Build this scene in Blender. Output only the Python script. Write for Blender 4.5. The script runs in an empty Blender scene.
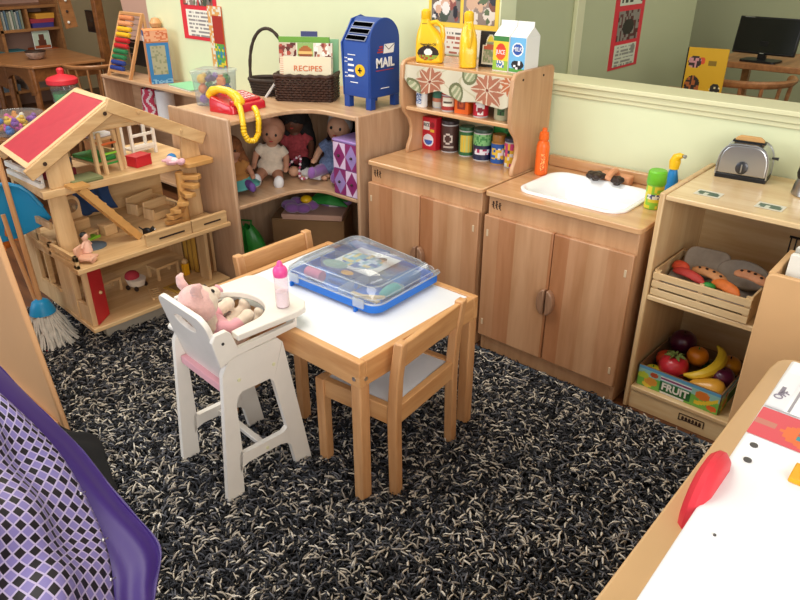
import bpy, bmesh, math, random
from math import sin, cos, pi, radians, sqrt, atan2, exp
from mathutils import Vector, Matrix
import numpy as np
random.seed(7)
SC = bpy.context.scene
COL = SC.collection
FZ = -0.015            # floor under the rug
# ------------------------------------------------------------------ colours / materials
def lin(h):
    h = h.lstrip('#'); r = []
    for i in (0, 2, 4):
        c = int(h[i:i+2], 16)/255
        r.append(c/12.92 if c <= .04045 else ((c+.055)/1.055)**2.4)
    return tuple(r)
MATS = {}
def mat(name, c='#808080', rough=.5, spec=.5, metal=0, noise=0, nscale=30, bump=0, bscale=80, coat=0, sheen=0, emis=None, es=1, trans=0, ior=1.45, sss=0):
    if name in MATS: return MATS[name]
    m = bpy.data.materials.new(name); m.use_nodes = True; MATS[name] = m
    nt = m.node_tree; b = nt.nodes['Principled BSDF']; L = nt.links
    b.inputs['Base Color'].default_value = (*lin(c), 1)
    b.inputs['Roughness'].default_value = rough
    b.inputs['Specular IOR Level'].default_value = spec
    b.inputs['Metallic'].default_value = metal
    b.inputs['Coat Weight'].default_value = coat
    b.inputs['Sheen Weight'].default_value = sheen
    b.inputs['Transmission Weight'].default_value = trans
    b.inputs['IOR'].default_value = ior
    b.inputs['Subsurface Weight'].default_value = sss
    if emis:
        b.inputs['Emission Color'].default_value = (*lin(emis), 1); b.inputs['Emission Strength'].default_value = es
    tc = nt.nodes.new('ShaderNodeTexCoord')
    if noise:
        n = nt.nodes.new('ShaderNodeTexNoise'); n.inputs['Scale'].default_value = nscale; n.inputs['Detail'].default_value = 4
        L.new(tc.outputs['Object'], n.inputs['Vector'])
        r = nt.nodes.new('ShaderNodeValToRGB'); k = lin(c)
        r.color_ramp.elements[0].color = (*[x*(1-noise) for x in k], 1); r.color_ramp.elements[0].position = .3
        r.color_ramp.elements[1].color = (*[min(1, x*(1+noise*.6)) for x in k], 1); r.color_ramp.elements[1].position = .7
        L.new(n.outputs['Fac'], r.inputs['Fac']); L.new(r.outputs['Color'], b.inputs['Base Color'])
    if bump:
        n = nt.nodes.new('ShaderNodeTexNoise'); n.inputs['Scale'].default_value = bscale; n.inputs['Detail'].default_value = 3
        L.new(tc.outputs['Object'], n.inputs['Vector'])
        bp = nt.nodes.new('ShaderNodeBump'); bp.inputs['Strength'].default_value = bump; bp.inputs['Distance'].default_value = .004
        L.new(n.outputs['Fac'], bp.inputs['Height']); L.new(bp.outputs['Normal'], b.inputs['Normal'])
    return m
def wood(name, a, b_, axis=0, rough=.38, strip=0, sa=None, sb=None, saxis=0, scale=1.0, coat=.15):
    """grain streaks along axis between colours a and b_; strip > 0 adds glued staves of that width"""
    m = bpy.data.materials.new(name); m.use_nodes = True; MATS[name] = m
    nt = m.node_tree; bs = nt.nodes['Principled BSDF']; L = nt.links; N = nt.nodes.new
    tc = N('ShaderNodeTexCoord'); mp = N('ShaderNodeMapping'); L.new(tc.outputs['Object'], mp.inputs['Vector'])
    s = [16*scale]*3; s[axis] = 1.6*scale; mp.inputs['Scale'].default_value = s
    n1 = N('ShaderNodeTexNoise'); n1.inputs['Scale'].default_value = 2.2; n1.inputs['Detail'].default_value = 6; n1.inputs['Distortion'].default_value = .5
    L.new(mp.outputs['Vector'], n1.inputs['Vector'])
    n2 = N('ShaderNodeTexNoise'); n2.inputs['Scale'].default_value = 9; n2.inputs['Detail'].default_value = 3
    L.new(mp.outputs['Vector'], n2.inputs['Vector'])
    ad = N('ShaderNodeMath'); ad.operation = 'MULTIPLY_ADD'; ad.inputs[1].default_value = .35
    L.new(n2.outputs['Fac'], ad.inputs[0]); L.new(n1.outputs['Fac'], ad.inputs[2])
    r = N('ShaderNodeValToRGB'); r.color_ramp.elements[0].position = .45; r.color_ramp.elements[1].position = .85
    r.color_ramp.elements[0].color = (*lin(a), 1); r.color_ramp.elements[1].color = (*lin(b_), 1)
    L.new(ad.outputs[0], r.inputs['Fac']); out = r.outputs['Color']
    if strip:
        sx = N('ShaderNodeSeparateXYZ'); L.new(tc.outputs['Object'], sx.inputs[0])
        d = N('ShaderNodeMath'); d.operation = 'DIVIDE'; d.inputs[1].default_value = strip; L.new(sx.outputs[saxis], d.inputs[0])
        fl = N('ShaderNodeMath'); fl.operation = 'FLOOR'; L.new(d.outputs[0], fl.inputs[0])
        wn = N('ShaderNodeTexWhiteNoise'); wn.noise_dimensions = '1D'; L.new(fl.outputs[0], wn.inputs['W'])
        r2 = N('ShaderNodeValToRGB'); r2.color_ramp.elements[0].color = (*lin(sa), 1); r2.color_ramp.elements[1].color = (*lin(sb), 1)
        L.new(wn.outputs['Value'], r2.inputs['Fac'])
        mx = N('ShaderNodeMix'); mx.data_type = 'RGBA'; mx.blend_type = 'MULTIPLY'; mx.inputs[0].default_value = 1
        L.new(out, mx.inputs[6]); L.new(r2.outputs['Color'], mx.inputs[7]); out = mx.outputs[2]
    L.new(out, bs.inputs['Base Color'])
    bs.inputs['Roughness'].default_value = rough; bs.inputs['Coat Weight'].default_value = coat; bs.inputs['Coat Roughness'].default_value = .25
    return m
def paint_mat(name='print', rough=.45, coat=0):
    if name in MATS: return MATS[name]
    m = bpy.data.materials.new(name); m.use_nodes = True; MATS[name] = m
    nt = m.node_tree; b = nt.nodes['Principled BSDF']
    a = nt.nodes.new('ShaderNodeAttribute'); a.attribute_name = 'Col'
    nt.links.new(a.outputs['Color'], b.inputs['Base Color']); b.inputs['Roughness'].default_value = rough
    b.inputs['Coat Weight'].default_value = coat
    return m
def clear(name, tint='#ffffff', rough=.06, fac=.10, milk=0.0):
    m = bpy.data.materials.new(name); m.use_nodes = True; MATS[name] = m
    nt = m.node_tree; nt.nodes.remove(nt.nodes['Principled BSDF']); N = nt.nodes.new; L = nt.links
    out = nt.nodes['Material Output']
    t = N('ShaderNodeBsdfTransparent'); t.inputs[0].default_value = (*lin(tint), 1)
    g = N('ShaderNodeBsdfGlossy'); g.inputs['Roughness'].default_value = rough
    d = N('ShaderNodeBsdfDiffuse'); d.inputs[0].default_value = (.85, .88, .9, 1)
    f = N('ShaderNodeLayerWeight'); f.inputs['Blend'].default_value = .5
    pw = N('ShaderNodeMath'); pw.operation = 'POWER'; pw.inputs[1].default_value = 4; L.new(f.outputs['Facing'], pw.inputs[0])
    ma = N('ShaderNodeMath'); ma.operation = 'MULTIPLY_ADD'; ma.inputs[1].default_value = .5; ma.inputs[2].default_value = fac*.3; ma.use_clamp = True; L.new(pw.outputs[0], ma.inputs[0])
    m1 = N('ShaderNodeMixShader'); m1.inputs[0].default_value = milk; L.new(t.outputs[0], m1.inputs[1]); L.new(d.outputs[0], m1.inputs[2])
    m2 = N('ShaderNodeMixShader'); L.new(ma.outputs[0], m2.inputs[0]); L.new(m1.outputs[0], m2.inputs[1]); L.new(g.outputs[0], m2.inputs[2])
    L.new(m2.outputs[0], out.inputs['Surface'])
    return m
# ------------------------------------------------------------------ objects
def tag(o, label=None, cat=None, group=None, kind=None):
    if label: o['label'] = label
    if cat: o['category'] = cat
    if group: o['group'] = group
    if kind: o['kind'] = kind
    return o
def thing(name, label, cat, loc=(0, 0, 0), rz=0, group=None):
    o = bpy.data.objects.new(name, None); o.empty_display_size = .05; COL.objects.link(o)
    o.location = loc; o.rotation_euler = (0, 0, rz)
    o['M'] = 0; del o['M']
    return tag(o, label, cat, group)
def wm(o):
    m = Matrix.LocRotScale(o.location, o.rotation_euler, o.scale)
    return wm(o.parent) @ m if o.parent else m
class MB:
    def __init__(s, M=None): s.v = []; s.f = []; s.c = []; s.M = M or Matrix.Identity(4); s.cur = None
    def add(s, vs, fs, col=None):
        n = len(s.v); s.v += [s.M @ Vector(v) for v in vs]; s.f += [tuple(n+i for i in f) for f in fs]
        col = col or s.cur; s.c += [col]*len(fs); return s
    def box(s, x0, x1, y0, y1, z0, z1, R=None, col=None):
        vs = [Vector((x, y, z)) for z in (z0, z1) for y in (y0, y1) for x in (x0, x1)]
        if R is not None:
            c = Vector(((x0+x1)/2, (y0+y1)/2, (z0+z1)/2)); vs = [c + R @ (v-c) for v in vs]
        return s.add(vs, [(0, 2, 3, 1), (4, 5, 7, 6), (0, 1, 5, 4), (2, 6, 7, 3), (0, 4, 6, 2), (1, 3, 7, 5)], col)
    def bar(s, a, b, w, d, up=(0, 0, 1), col=None):
        """rectangular bar from a to b, w across, d along up"""
        a = Vector(a); b = Vector(b); t = (b-a).normalized(); u = Vector(up); r = t.cross(u)
        if r.length < 1e-4: r = t.cross(Vector((1, 0, 0)))
        r.normalize(); u = r.cross(t).normalized()
        vs = [p + r*w/2*i + u*d/2*j for p in (a, b) for i, j in ((-1, -1), (1, -1), (1, 1), (-1, 1))]
        return s.add(vs, [(3, 2, 1, 0), (4, 5, 6, 7), (0, 1, 5, 4), (1, 2, 6, 5), (2, 3, 7, 6), (3, 0, 4, 7)], col)
    def tube(s, pts, r, n=8, closed=False, cap=True, flat=1.0, col=None):
        pts = [Vector(p) for p in pts]; m = len(pts); rs = r if isinstance(r, (list, tuple)) else [r]*m
        vs = []; prev = None
        for i, p in enumerate(pts):
            if closed: t = pts[(i+1) % m] - pts[i-1]
            else: t = pts[min(i+1, m-1)] - pts[max(i-1, 0)]
            t.normalize()
            if prev is None: u = t.orthogonal().normalized()
            else:
                u = prev - t*prev.dot(t)
                u = u.normalized() if u.length > 1e-6 else t.orthogonal().normalized()
            prev = u; w = t.cross(u)
            vs += [p + (u*cos(2*pi*k/n) + w*sin(2*pi*k/n)*flat)*rs[i] for k in range(n)]
        fs = []
        for i in range(m if closed else m-1):
            j = (i+1) % m
            for k in range(n):
                l = (k+1) % n; fs.append((i*n+k, i*n+l, j*n+l, j*n+k))
        if cap and not closed: fs += [tuple(range(n))[::-1], tuple((m-1)*n+k for k in range(n))]
        return s.add(vs, fs, col)
    def lathe(s, prof, c=(0, 0, 0), n=24, R=None, sx=1, sy=1, col=None, cols=None):
        c = Vector(c); vs = []
        for r, z in prof:
            for k in range(n):
                a = 2*pi*k/n; v = Vector((r*cos(a)*sx, r*sin(a)*sy, z)); vs.append(c + (R @ v if R is not None else v))
        fs = []
        for i in range(len(prof)-1):
            for k in range(n):
                l = (k+1) % n; fs.append((i*n+k, i*n+l, (i+1)*n+l, (i+1)*n+k))
        if prof[0][0] > 1e-6: fs.append(tuple(range(n))[::-1])
        if prof[-1][0] > 1e-6: fs.append(tuple((len(prof)-1)*n+k for k in range(n)))
        return s.add(vs, fs, col)
    def ell(s, c, r, R=None, n=14, col=None):
        m = n//2+1; prof = [(max(sin(pi*i/m), 1e-7), -cos(pi*i/m)) for i in range(m+1)]
        rx, ry, rz = r if isinstance(r, (tuple, list)) else (r, r, r)
        S = Matrix.Diagonal((rx, ry, rz)); RR = (R @ S) if R is not None else S
        return s.lathe(prof, c, n, RR, col=col)
    def loft(s, rings, cap=True, col=None):
        n = len(rings[0]); vs = [p for r in rings for p in r]; fs = []
        for i in range(len(rings)-1):
            for k in range(n):
                l = (k+1) % n; fs.append((i*n+k, i*n+l, (i+1)*n+l, (i+1)*n+k))
        if cap: fs += [tuple(range(n))[::-1], tuple((len(rings)-1)*n+k for k in range(n))]
        return s.add(vs, fs, col)
    def prism(s, poly, a0, a1, ax=2, col=None):
        """2D outline (in the two other axes, cyclic order) pushed from a0 to a1 along axis ax"""
        def P(p, a):
            return {2: (p[0], p[1], a), 0: (a, p[0], p[1]), 1: (p[0], a, p[1])}[ax]
        return s.loft([[P(p, a0) for p in poly], [P(p, a1) for p in poly]], True, col)
    def grid(s, P, nu, nv, colf=None, closeu=False):
        vs = [P(i/nu, j/nv) for j in range(nv+1) for i in range(nu+1)]; n = len(s.v)
        s.v += [s.M @ Vector(v) for v in vs]
        for j in range(nv):
            for i in range(nu):
                a = j*(nu+1)+i; s.f.append((n+a, n+a+1, n+a+nu+2, n+a+nu+1))
                s.c.append(colf((i+.5)/nu, (j+.5)/nv) if colf else s.cur)
        return s
    def build(s, name, m, parent=None, bev=0, seg=2, world=False, ang=35, smooth=True, solid=0, sub=0, remesh=0, doubles=False):
        me = bpy.data.meshes.new(name)
        vs = s.v
        if world and parent: inv = wm(parent).inverted(); vs = [inv @ v for v in vs]
        me.from_pydata([tuple(v) for v in vs], [], s.f); me.update()
        bm = bmesh.new(); bm.from_mesh(me)
        if doubles: bmesh.ops.remove_doubles(bm, verts=bm.verts, dist=1e-5)
        if not any(s.c): bmesh.ops.recalc_face_normals(bm, faces=bm.faces)
        bm.to_mesh(me); bm.free()
        if smooth:
            me.polygons.foreach_set('use_smooth', [True]*len(me.polygons)); me.set_sharp_from_angle(angle=radians(ang))
        if any(s.c):
            at = me.color_attributes.new('Col', 'FLOAT_COLOR', 'CORNER'); k = 0; buf = []
            for p, c in zip(me.polygons, s.c):
                c = c or (.5, .5, .5); c = lin(c) if isinstance(c, str) else c
                buf += [c[0], c[1], c[2], 1]*p.loop_total
            at.data.foreach_set('color', buf)
            me.color_attributes.active_color = at
        if isinstance(m, str): m = MATS[m]
        me.materials.append(m)
        o = bpy.data.objects.new(name, me); COL.objects.link(o)
        if parent: o.parent = parent
        if remesh:
            q = o.modifiers.new('Remesh', 'REMESH'); q.mode = 'VOXEL'; q.voxel_size = remesh; q.use_smooth_shade = True
            q = o.modifiers.new('Smooth', 'SMOOTH'); q.factor = .6; q.iterations = 5
        if solid: q = o.modifiers.new('Solid', 'SOLIDIFY'); q.thickness = solid; q.offset = 0
        if bev: q = o.modifiers.new('Bevel', 'BEVEL'); q.width = bev; q.segments = seg; q.limit_method = 'ANGLE'; q.angle_limit = radians(40)
        if sub: q = o.modifiers.new('Sub', 'SUBSURF'); q.levels = sub; q.render_levels = sub
        return o
def rrect(x0, x1, y0, y1, r, n=6):
    """rounded rectangle outline, counter-clockwise"""
    out = []
    for cx, cy, a in ((x1-r, y1-r, 0), (x0+r, y1-r, 90), (x0+r, y0+r, 180), (x1-r, y0+r, 270)):
        for i in range(n+1):
            t = radians(a + 90*i/n); out.append((cx+r*cos(t), cy+r*sin(t)))
    return out
def RZ(a): return Matrix.Rotation(a, 3, 'Z')
def RX(a): return Matrix.Rotation(a, 3, 'X')
def RY(a): return Matrix.Rotation(a, 3, 'Y')
def panel(name, o, u, v, nx, ny, fn, parent, m='print', world=False, off=.0008):
    """a printed rectangle: corner o, edges u and v; fn(a,b) gives the colour; lies just proud of its face"""
    o = Vector(o); u = Vector(u); v = Vector(v); nn = u.cross(v).normalized()*off; b = MB()
    b.grid(lambda i, j: o+nn+u*i+v*j, nx, ny, fn)
    return b.build(name, m, parent, world=world, smooth=False)
def text(s, size, c, right, up, m, parent, name='lettering', world=False, ext=.0006, bold=0, width=None):
    """flat lettering centred on c"""
    cu = bpy.data.curves.new('t', 'FONT'); cu.body = s; cu.size = size; cu.align_x = 'CENTER'; cu.align_y = 'CENTER'; cu.extrude = ext; cu.offset = bold
    o = bpy.data.objects.new('t', cu); COL.objects.link(o); dg = bpy.context.evaluated_depsgraph_get()
    me = bpy.data.meshes.new_from_object(o.evaluated_get(dg)); bpy.data.objects.remove(o); bpy.data.curves.remove(cu)
    r = Vector(right).normalized(); u = Vector(up).normalized(); n = r.cross(u); c = Vector(c)
    k = 1
    if width:
        xs = [v.co.x for v in me.vertices]; k = width/(max(xs)-min(xs))
    inv = wm(parent).inverted() if (world and parent) else Matrix.Identity(4)
    for v in me.vertices: v.co = inv @ (c + r*v.co.x*k + u*v.co.y + n*(v.co.z+ext))
    me.name = name; me.materials.clear(); me.materials.append(MATS[m] if isinstance(m, str) else m)
    q = bpy.data.objects.new(name, me); COL.objects.link(q)
    if parent: q.parent = parent
    return q
def copy_tree(o, parent=None, label=None, loc=None, rz=None):
    c = o.copy(); COL.objects.link(c); c.parent = parent
    if label: c['label'] = label
    if loc is not None: c.location = loc
    if rz is not None: c.rotation_euler = (0, 0, rz)
    for ch in list(o.children): copy_tree(ch, c)
    return c
def hsh(*a):
    x = sin(sum((i+1)*12.9898*v*(1+i*.37) for i, v in enumerate(a)))*43758.5453
    return x-math.floor(x)
def blobs(seed, bg, cols, k=9, rmin=.06, rmax=.22):
    rnd = random.Random(seed); B = [(rnd.random(), rnd.random(), rnd.uniform(rmin, rmax), rnd.uniform(.6, 1.6), rnd.choice(cols)) for _ in range(k)]
    def f(u, v):
        c = bg
        for x, y, r, e, q in B:
            if ((u-x)/e)**2 + (v-y)**2 < r*r: c = q
        return c
    return f

# ---- materials
wood('maple_cabinet', '#b5875f', '#ca9e78', 2, strip=.066, sa='#e6cdbd', sb='#ffffff', saxis=0, scale=.55)
wood('maple_counter', '#c18e5e', '#d7aa7c', 0, rough=.2, coat=.5, scale=.6)
wood('maple_side', '#b98a60', '#cda077', 2, scale=.6)
wood('maple_light', '#d3ae7c', '#e6cb9c', 0, rough=.25, coat=.4, scale=.6)
wood('maple_light_up', '#cca574', '#dfc090', 2, scale=.6)
wood('ply_corner', '#b58d6a', '#cba682', 0, rough=.4)
wood('ply_corner_up', '#b38c6c', '#c8a585', 2, rough=.4)
wood('pine_table', '#bf8751', '#d5a26c', 0, rough=.4)
wood('pine_table_y', '#bf8751', '#d5a26c', 1, rough=.4)
wood('pine_table_up', '#bc8452', '#d2a06e', 2, rough=.4)
wood('house_wood', '#c09664', '#d8b482', 1, rough=.45)
wood('house_wood_up', '#c29a6a', '#d9b686', 2, rough=.45)
wood('oak_dark', '#6a3f20', '#8e5a30', 0, rough=.35)
wood('oak_mid', '#8d5b34', '#b07a4b', 1, rough=.4)
wood('floor_wood', '#4d2c18', '#6f4426', 0, rough=.4, strip=.09, sa='#c8b8a8', sb='#ffffff', saxis=1)
mat('panel_tan', '#d8ab78', .5, noise=.08, nscale=6)
mat('white_lam', '#e6e9ee', .25, coat=.3)
mat('white_paint', '#e2dcd2', .4, noise=.03, nscale=20)
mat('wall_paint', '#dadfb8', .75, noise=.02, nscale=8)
mat('wall_paint_dim', '#b9bd95', .8)  # pale wall green darkened: the next room's dimness is put into the colour
mat('trim_paint', '#dbd9b0', .45)
mat('white_plastic', '#f2f1ec', .3, coat=.2)
mat('white_gloss', '#fafafa', .15, coat=.5)
mat('dark_brown', '#33231c', .45)
mat('dark_mark', '#3a2415', .6)
mat('black', '#121214', .4)
mat('black_soft', '#101013', .9, noise=.3)
mat('steel', '#b9b9b9', .28, metal=1)
mat('steel_dark', '#4a4a4c', .3, metal=.8)
mat('red', '#c3202c', .4)
mat('red_bright', '#d8323f', .45)
mat('roof_red', '#b83543', .5, noise=.06, nscale=25)
mat('yellow', '#f0bf1a', .35, coat=.3)
mat('yellow2', '#e9a91c', .4)
mat('blue', '#1d4a9c', .45)
mat('blue_tray', '#1c6fd0', .3)
mat('sky_blue', '#1a8fc4', .4)
mat('orange', '#ee6a20', .35)
mat('green_cap', '#6cbf2c', .4)
mat('lime', '#8fcc3a', .4)
mat('green', '#2f8b3a', .5)
mat('green_dark', '#1f5a2c', .5)
mat('teal', '#55a09a', .8)
mat('peach', '#dd9a70', .5, noise=.1)
mat('pink_hot', '#f0559d', .35)
mat('pink_plush', '#e0b3ab', .95, sheen=.5, noise=.1, nscale=60, bump=.5, bscale=300)
mat('pink_cloth', '#e0a0a8', .9, sheen=.3)
mat('cream_cloth', '#dccbb5', .9, sheen=.3, noise=.1, nscale=80)
mat('skin', '#c99a7c', .6, sss=.05)
mat('skin_dark', '#5e3a29', .6)
mat('skin_tan', '#b98468', .6)
mat('hair_dark', '#17100e', .8, noise=.4, nscale=120, bump=.8, bscale=200)
mat('hair_brown', '#8a5630', .9, noise=.3, nscale=90, bump=.8, bscale=200)
mat('hair_grey', '#b5b2ae', .9, noise=.15, nscale=90, bump=.6, bscale=200)
mat('purple', '#6b4a92', .8)
mat('purple_plush', '#8a5aa0', .95, sheen=.5)
mat('lavender', '#a98bc9', .6)
mat('magenta', '#8e2f6d', .6)
mat('lilac_pale', '#e3cbe6', .6)
mat('white_cloth', '#dedcdc', .9, sheen=.2)
mat('blue_floral', '#6f83ac', .9, noise=.35, nscale=110)
mat('card_brown', '#8c6b48', .85, noise=.06, nscale=20)
mat('card_pink', '#cda491', .8)
mat('wicker', '#3e2418', .55, noise=.35, nscale=60)
mat('wicker2', '#37281e', .6, noise=.3, nscale=60)
mat('paper', '#ebe8dd', .7)
mat('grey_cloth', '#958a80', .9, noise=.12, nscale=60)
mat('toast_grey', '#a39788', .8, noise=.15, nscale=50)
mat('ink', '#20202a', .6)
mat('ink_red', '#b03a34', .6)
mat('white_ink', '#f4f4f4', .6)
mat('orange_ink', '#d3622b', .6)
mat('screw', '#c9c2b4', .3, metal=.9)
mat('satin', '#371b70', .42, sheen=.15)
mat('mop', '#cfc8bc', .95, noise=.15, nscale=60)
mat('binding', '#4a5866', .85, noise=.2, nscale=200)
mat('backing', '#141416', .95)
paint_mat('print', .45); paint_mat('print_gloss', .25, .4); paint_mat('cloth_print', .85); paint_mat('pile', .9)
clear('clear_plastic', '#f6f9fb', .10, .12, .09); clear('clear_milky', '#f2f5f7', .15, .15, .28); clear('clear_bottle', '#fff4f8', .1, .15, .16)
mat('beige_wall', '#dccba6', .8)
# ================================================================== SETTING
def struct(name, b, m, bev=0): return tag(b.build(name, m, bev=bev), kind='structure')
WY = .43; LED = .90
struct('floor', MB().box(-8.5, 4.5, -4.5, 6, FZ-.05, FZ), 'floor_wood')
struct('ceiling', MB().box(-8.5, 4.5, -4.5, 6, 2.6, 2.65), 'white_paint')
b = MB(); b.box(-2.72, -.27, WY, WY+.1, FZ, 2.6); struct('wall_back', b, 'wall_paint')
b = MB(); b.box(-.27, 4.0, WY, WY+.1, FZ, LED-.012); struct('wall_half', b, 'wall_paint')
b = MB(); b.box(-.27, 4.0, WY-.022, WY+.125, LED-.012, LED+.004); b.box(-.27, 4.0, WY-.012, WY, LED-.034, LED-.012); b.box(-.27, 4.0, WY-.006, WY, LED-.05, LED-.034)
struct('trim_1', b, 'trim_paint', .004)
b = MB(); b.box(-.47, -.35, .53, 2.6, FZ, 2.6); struct('wall_side', b, 'wall_paint_dim')
b = MB(); b.box(-.35, -.328, 1.12, 1.19, FZ, 2.6); struct('trim_2', b, 'trim_paint', .004)
b = MB(); b.box(-3.0, 4.2, 3.6, 3.7, FZ, 2.6); struct('wall_far', b, 'wall_paint_dim')
b = MB(); b.box(-6.2, -6.1, -4, 6, FZ, 2.6); struct('wall_left', b, 'beige_wall')
b = MB(); b.box(-6.1, -3.0, 2.4, 2.5, FZ, 2.6); struct('wall_left_back', b, 'beige_wall')
# dark door frame and the pale door standing open at the end of the back wall
b = MB(); b.box(-3.94, -3.885, .70, .76, FZ, 2.1); struct('trim_3', b, 'oak_dark', .004)
d = MB(); d.prism([(-3.50, .70), (-3.74, 2.05), (-2.98, 2.05), (-2.98, .70)], .72, .755, 1)
struct('door_1', d, 'card_pink', .003)

# ================================================================== SHAG RUG
rug = thing('shag_rug', 'thick black, grey and cream shag rug covering the play area floor', 'rug', (0, 0, FZ))
RX0, RX1, RY0, RY1 = -1.55, 1.042, -2.0, -.018
MB().box(RX0, RX1, RY0, RY1, FZ, FZ+.006).build('backing', 'backing', rug, world=True)
b = MB(); b.box(RX0, RX1, RY1, RY1+.016, FZ, FZ+.012); b.box(RX1, RX1+.016, RY0, RY1+.016, FZ, FZ+.012)
b.build('edge_binding', 'binding', rug, world=True, bev=.004)
def make_pile():
    rng = np.random.default_rng(5); dx = .0088
    nx = int((RX1-RX0)/dx); ny = int((RY1-RY0)/dx)
    gx, gy = np.meshgrid(np.arange(nx), np.arange(ny)); x = RX0+(gx.ravel()+rng.random(nx*ny))*dx; y = RY0+(gy.ravel()+rng.random(nx*ny))*dx
    # keep what a viewer near the photo's spot could see
    keep = (y < RY1-.004) & (x > RX0+.01) & ~((x < -1.2) & (y > -.9)) & ~((x > .925) & (y > -.2)) & ~((x < -.89) & (y > -.38)); x = x[keep]; y = y[keep]; n = len(x)
    ang = rng.random(n)*2*pi + .8*np.sin(x*7+2*np.cos(y*5)); L = rng.uniform(.022, .040, n); w = rng.uniform(.0018, .0033, n)
    rise = rng.uniform(.013, .024, n); curl = rng.uniform(-.7, .7, n)
    S = 5; vs = np.zeros((n, S, 3, 3))
    px, py = x.copy(), y.copy(); a = ang.copy()
    for i in range(S):
        t = i/(S-1); zz = FZ+.004 + rise*np.sin(min(1, t*1.25)*pi*.62)
        wi = w*(.75+.5*t)*(0.35 if i == S-1 else 1)
        nxv, nyv = -np.sin(a), np.cos(a)
        vs[:, i, 0] = np.stack([px+nxv*wi, py+nyv*wi, zz], 1)
        vs[:, i, 1] = np.stack([px-nxv*wi, py-nyv*wi, zz], 1)
        vs[:, i, 2] = np.stack([px, py, zz+w*1.1], 1)
        px = px+np.cos(a)*L/(S-1); py = py+np.sin(a)*L/(S-1); a = a+curl/(S-1)
    base = (np.arange(n)*S*3)[:, None, None]; faces = []
    for i in range(S-1):
        for k, l in ((0, 2), (2, 1), (1, 0)):
            faces.append([i*3+k, i*3+l, (i+1)*3+l, (i+1)*3+k])
    F = np.array(faces); F = (base+F[None]).reshape(-1, 4); me = bpy.data.meshes.new('pile')
    V = vs.reshape(-1, 3); V[:, 2] -= FZ
    V[:, 1] = np.minimum(V[:, 1], RY1+.004)
    me.vertices.add(len(V)); me.vertices.foreach_set('co', V.ravel())
    me.loops.add(F.size); me.loops.foreach_set('vertex_index', F.ravel().astype(np.int32))
    me.polygons.add(len(F)); me.polygons.foreach_set('loop_start', np.arange(len(F), dtype=np.int32)*4)
    me.polygons.foreach_set('use_smooth', np.ones(len(F), dtype=bool))
    me.update(calc_edges=True)
    pal = np.array([lin(c) for c in ('#101013', '#1b1c20', '#2b2d33', '#44464d', '#66666b', '#8f877e', '#b9af9f', '#d6cec0')])
    pr = np.array([.17, .17, .14, .13, .11, .11, .10, .07]); idx = rng.choice(8, n, p=pr)
    c = pal[idx]*rng.uniform(.8, 1.2, (n, 1)); c = np.concatenate([c, np.ones((n, 1))], 1)
    at = me.color_attributes.new('Col', 'FLOAT_COLOR', 'POINT'); at.data.foreach_set('color', np.repeat(c, S*3, 0).astype(np.float32).ravel())
    me.materials.append(MATS['pile'])
    o = bpy.data.objects.new('pile', me); COL.objects.link(o); o.parent = rug; o['kind'] = 'stuff'
make_pile()

# ================================================================== KITCHEN CABINETS
def logo(parent, x, z, y=.011):
    b = MB()
    for i, (dx, h) in enumerate(((-.013, .014), (0, .018), (.013, .014))):
        b.box(x+dx-.0022, x+dx+.0022, y-.0012, y, z-.010, z-.010+h)
        b.ell((x+dx, y-.0006, z-.006+h), (.0038, .001, .0038), n=8)
        b.bar((x+dx-.006, y-.0008, z-.002), (x+dx+.006, y-.0008, z+.004), .001, .002)
        b.bar((x+dx, y-.0008, z-.008), (x+dx+.005, y-.0008, z-.015), .001, .0025)
    b.build('stamped_logo', 'dark_mark', parent)
def handle(parent, s, z0=.278):
    # half-moon wooden pull, bulging to side s
    pts = [(s*.003, z0-.046)]+[(s*(.003+.026*sin(pi*i/12)), z0-.046*cos(pi*i/12)) for i in range(1, 12)]+[(s*.003, z0+.046)]
    MB().prism([(p[0], p[1]) for p in pts], -.026, 0, 1).build('handle', 'handle_wood', parent, bev=.004)
wood('handle_wood', '#85614a', '#a27c60', 2, rough=.4)
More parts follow.
